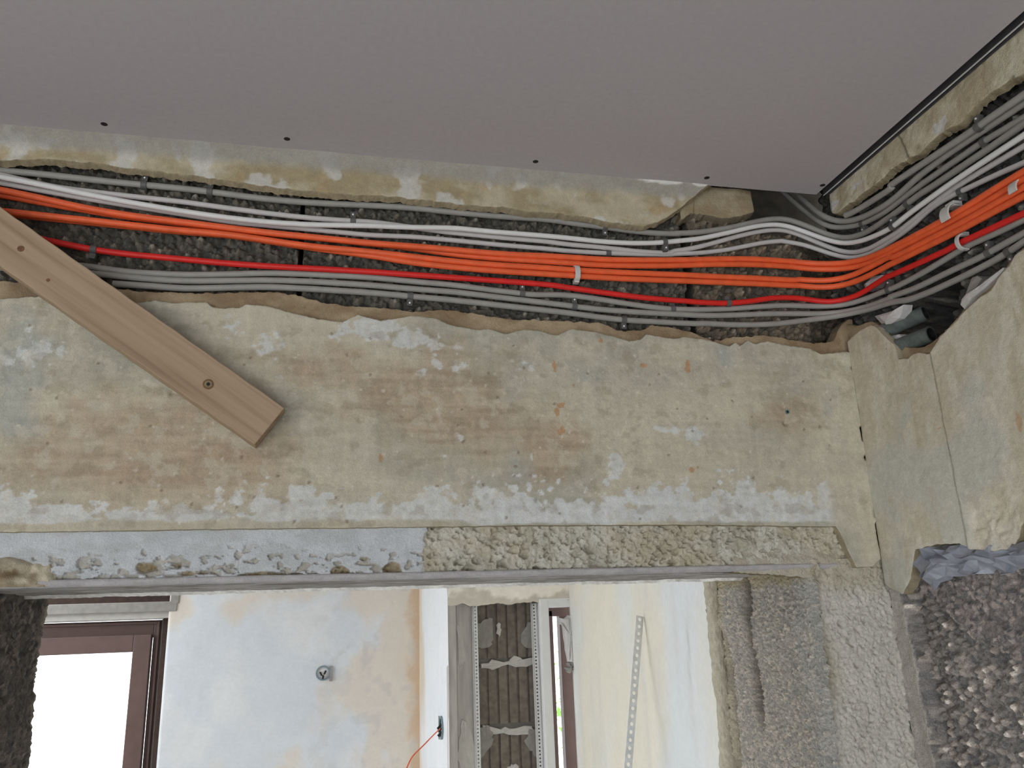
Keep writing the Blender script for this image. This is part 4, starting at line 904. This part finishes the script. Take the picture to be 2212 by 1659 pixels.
smear([(988, 1355), (992, 1352), (1000, 1380), (1006, 1420), (998, 1440), (990, 1436)], yN+.03, .006, M['mortar'], 8)
smear([(998, 1550), (1006, 1556), (1020, 1590), (1026, 1659), (1004, 1700), (992, 1650), (990, 1600)], yN+.03, .006, M['mortar'], 9)
smear([(1095, 1658), (1104, 1650), (1118, 1652), (1124, 1664), (1110, 1680), (1094, 1676)], Ys, .010, M['mortar'], 10)
# perforated metal strips: real holes
def perforated(name, a, b, width, side, pitch, hr, th, mat, holes=None, parent=None):
    a = np.array(a); b = np.array(b); L = np.linalg.norm(b-a); d = (b-a)/L; s = np.array(side, float); s -= d*(s@d); s /= np.linalg.norm(s); n = np.cross(d, s)
    k = int(L/pitch); V = []; f = []; w2 = width/2; p2 = pitch/2
    for i in range(k):
        c = a+d*(i+.5)*pitch; base = len(V)
        for h in (0, th):
            for q in range(8):
                t = 2*math.pi*(q+.5)/8; V.append(c+d*hr*math.cos(t)+s*hr*math.sin(t)+n*h)
            for (x, y) in ((1, 1), (-1, 1), (-1, -1), (1, -1)): V.append(c+d*p2*x+s*w2*y+n*h)
        for o, rv in ((0, 0), (12, 1)):
            B = base+o
            fs = [(B+0, B+8, B+1), (B+1, B+8, B+9, B+2), (B+2, B+9, B+3), (B+3, B+9, B+10, B+4), (B+4, B+10, B+5), (B+5, B+10, B+11, B+6), (B+6, B+11, B+7), (B+7, B+11, B+8, B+0)]
            f += [t[::-1] for t in fs] if rv else fs
        f += [(base+q, base+(q+1) % 8, base+12+(q+1) % 8, base+12+q) for q in range(8)]
        f += [(base+8, base+20, base+21, base+9), (base+10, base+22, base+23, base+11)]
    return mesh(name, V, f, mat, parent, smooth=False, center=parent is None)
for (pxl, pxr, lab) in ((1029, 1036, 'left'), (1158, 1166, 'right')):
    Yb2 = yN+.024; xc = fx((pxl+pxr)/2, Yb2)
    b = empty('corner_bead', (xc, Yb2, .2)); lean = .012
    perforated('mesh_leg', (xc, Yb2, .15), (xc-.006, Yb2, zt+.01), .016, (1, 0, 0), .012, .0032, .0008, M['zinc'], parent=b)
    MB().cyl((xc-.010, Yb2-.001, .15), (xc-.016, Yb2-.001, zt+.01), .0035, n=10).build('nosing', M['gypsum'], b, smooth=True)
    tag(b, 'perforated metal corner bead on the %s side of the block pier' % lab, 'corner bead', 'corner beads on the block pier')
xj0, xj1b = fx(1168, yN+.02), fx(1188, yN+.02)
MB().box((xj0, yN-.004, 0), (xj1b, yN+.11, zt+.02)).build('white_jamb', M['whitewash'], wall_niche, bevel=.004)
MB().box((xj1b-.004, yN-.002, zt-.012), (xr+.01, yN+.11, zt+.02)).build('white_head', M['whitewash'], wall_niche, bevel=.003)

# --- narrow window beside the pier
w2 = tag(empty('window_2', (fx(1215, yN+.1), yN+.1, 1.0)), 'narrow brown window standing ajar beside the block pier', 'window', kind='structure')
Yw = yN+.10; zt2 = fz(1318, Yw, 1210); zb2 = .9
mb = MB(); mb.box((fx(1186, Yw), Yw, zb2), (fx(1199, Yw), Yw+.06, zt2)); mb.box((fx(1186, Yw), Yw, zt2-.022), (xr+.06, Yw+.06, zt2+.03)); mb.build('window_frame', M['brown'], w2, bevel=.002)
mb = MB(); mb.box((fx(1214, Yw+.03), Yw+.03, zb2), (fx(1239, Yw+.03), Yw+.075, zt2-.02)); mb.build('sash_stile', M['brown'], w2, bevel=.002)
smear([(1208, 1334), (1226, 1332), (1240, 1340), (1246, 1360), (1244, 1400), (1238, 1434), (1228, 1430), (1222, 1390), (1216, 1350), (1206, 1348)], yN+.02, .03, M['gypsum'], 12, 'plaster_scrap')
smear([(1226, 1434), (1234, 1430), (1236, 1446), (1228, 1454), (1224, 1446)], yN+.02, .03, M['grey_mortar'], 13, 'plaster_scrap')

# --- big window on the left
w1 = tag(empty('window_1', (fx(200, yW), yW+.05, .9)), 'brown timber window, glaring white, at the left of the next room', 'window', kind='structure')
Y1 = yW+.09; Y0 = yW+.05
xR = fx(341, Y1, 1480); zT = fz(1343, Y1, 220); xL = xR-1.15; zB = .9
def ring(o, x0, x1, z0, z1, wd, ya, yb):
    o.box((x0, ya, z0), (x0+wd, yb, z1)); o.box((x1-wd, ya, z0), (x1, yb, z1)); o.box((x0+wd, ya, z1-wd), (x1-wd, yb, z1)); o.box((x0+wd, ya, z0), (x1-wd, yb, z0+wd)); return o
ring(MB(), xL, xR, zB, zT, .036, Y1, Y1+.07).box((xL+.03, Y1, zT-.075), (xR-.036, Y1+.07, zT-.03)).build('window_frame', M['brown'], w1, bevel=.003)
ring(MB(), xL+.012, xR-.010, zB+.01, zT-.006, .010, Y1-.012, Y1).build('frame_moulding', M['brown'], w1, bevel=.002)
sx1 = fx(317, Y0, 1480); sz1 = fz(1374, Y0, 220)
sash = ring(MB(), xL+.05, sx1, zB+.05, sz1, .072, Y0+.008, Y0+.05).build('sash', M['brown'], w1, bevel=.003)
MB().box((xL+.115, Y0+.028, zB+.115), (sx1-.066, Y0+.032, sz1-.066)).build('pane', M['glass'], sash)
MB().box((xR-.004, Y1+.0, zB), (xR+.008, Y1+.03, zT+.004)).build('foam_seam', M['grey_mortar'], w1)
mb = MB(); mb.box((xL-.02, Y1-.02, zT+.002), (xR+.02, Y1+.03, zT+.012)); mb.build('head_batten', M['gypsum'], w1)
zs = fz(1337, yW, 220); zc2 = fz(1325, yW, 220); zc3 = fz(1303, yW, 220)
MB().box((xL-.1, yW+.02, zs-.004), (xw+.01, yW+.14, zc2)).build('head_plaster', M['mortar'], w1)
MB().box((xL-.1, yW-.005, zc2), (fx(372, yW), yW+.14, zc3)).build('concrete_lintel', M['grey_mortar'], w1, bevel=.004)
MB().box((xL-.1, yW+.10, zc3), (fx(358, yW)+.02, yW+.12, ZF)).build('shutter_box', M['umber'], w1)
MB().box((fx(356, yW), yW-.004, zc3-.01), (fx(376, yW), yW+.14, ZF)).build('lintel_end', M['grey_mortar'], w1, bevel=.004)
MB().box((xR+.006, yW+.06, .85), (xw+.02, yW+.2, zs)).build('dark_reveal', M['umber'], w1)

# --- socket boxes, loose wire, perforated strip leaning on the side wall
def sbox(c, n, s, r, label):
    c = np.array(c); n = np.array(n, float); s = np.array(s, float); z = np.array([0, 0, 1.]); e = empty('socket_box', c)
    mb = MB(); mb.cyl(c-n*.03, c+n*.003, r, n=20, caps=False); mb.cyl(c+n*.003, c+n*.003001, r, r*.8, n=20, caps=False); mb.build('rim', M['box'], e, smooth=False)
    MB().cyl(c-n*.03, c-n*.004, r*.8, n=20).build('cup', M['box'], e)
    mb = MB()
    for (a, b) in ((-.4, .1), (.35, .25), (0., -.35)): mb.cyl(c+s*r*a+z*r*b-n*.004, c+s*r*(a*.5)+z*r*(b-.35)+n*.012, r*.12, n=8)
    mb.build('wire_end', M['dark'], e)
    mb = MB(); mb.box(*[tuple(np.minimum(c+s*r*.9-z*r*1.1+n*.001, c+s*r*1.3+z*r*.9+n*.004)), tuple(np.maximum(c+s*r*.9-z*r*1.1+n*.001, c+s*r*1.3+z*r*.9+n*.004))]); mb.build('mounting_lug', M['grey_mortar'], e)
    tag(e, label, 'socket box', 'open socket boxes in the next room')
sbox(F(698, 1454, yW-.004), (0, -1, 0), (1, 0, 0), .032, 'open socket box in the middle of the far white wall')
_w = ray(953, 1572); _p = CAM+_w*((xret-.003-CAM[0])/_w[0])
sbox(_p, (-1, 0, 0), (0, 1, 0), .040, 'open socket box on the narrow white return beside the niche, trailing an orange wire')
P = smooth_path([_p, np.array(F(938, 1586, _p[1]-.1)), np.array(F(915, 1610, _p[1]-.18)), np.array(F(888, 1636, _p[1]-.26)), np.array(F(866, 1690, _p[1]-.30))], .006, 3); V, f, _ = tube(P, .0022, 8)
tag(mesh('loose_wire', V, f, M['orange_cable'], center=True), 'thin orange wire hanging from the box on the narrow return', 'wire')
rt = ray(1383, 1326); ps_t = CAM+rt*((xr-.012-CAM[0])/rt[0]); rb_ = F(1357, 1659, ps_t[1]-.06); dd = rb_-ps_t; ps_b = ps_t+dd*4.6
ps_b = ps_t+dd*((ps_t[2]-.01)/(ps_t[2]-rb_[2]))
print('strip', ps_t, ps_b)
o = perforated('perforated_strip', ps_b, ps_t, .024, (1, .25, 0), .0195, .0050, .0012, M['zinc']); tag(o, 'long perforated metal strip leaning against the cream wall', 'metal strip')

# --- greenery outside the narrow window
rg = ray(1206, 1470); gp = CAM+rg*6.0
rnd = random.Random(5); mb = MB()
for k in range(150):
    c = gp+np.array([rnd.gauss(0, .30), rnd.gauss(0, .22), rnd.gauss(-.25, .22)]); a = rnd.random()*6.28; s = .035+.03*rnd.random()
    u = np.array([math.cos(a), math.sin(a)*.5, rnd.uniform(-.6, .6)])*s; w = np.array([-math.sin(a)*.5, math.cos(a), rnd.uniform(-.8, .8)])*s*.5
    mb.add([c-u, c+w, c+u, c-w], [(0, 1, 2, 3)])
sh = empty('shrub', (gp[0], gp[1], 0)); mb.build('foliage', M['leaf'], sh); MB().cyl((gp[0], gp[1], 0), (gp[0]+.05, gp[1], gp[2]-.2), .03, .015, n=10).build('stem', M['brown'], sh, smooth=True)
tag(sh, 'sunlit green shrub glimpsed through the narrow window gap', 'shrub')
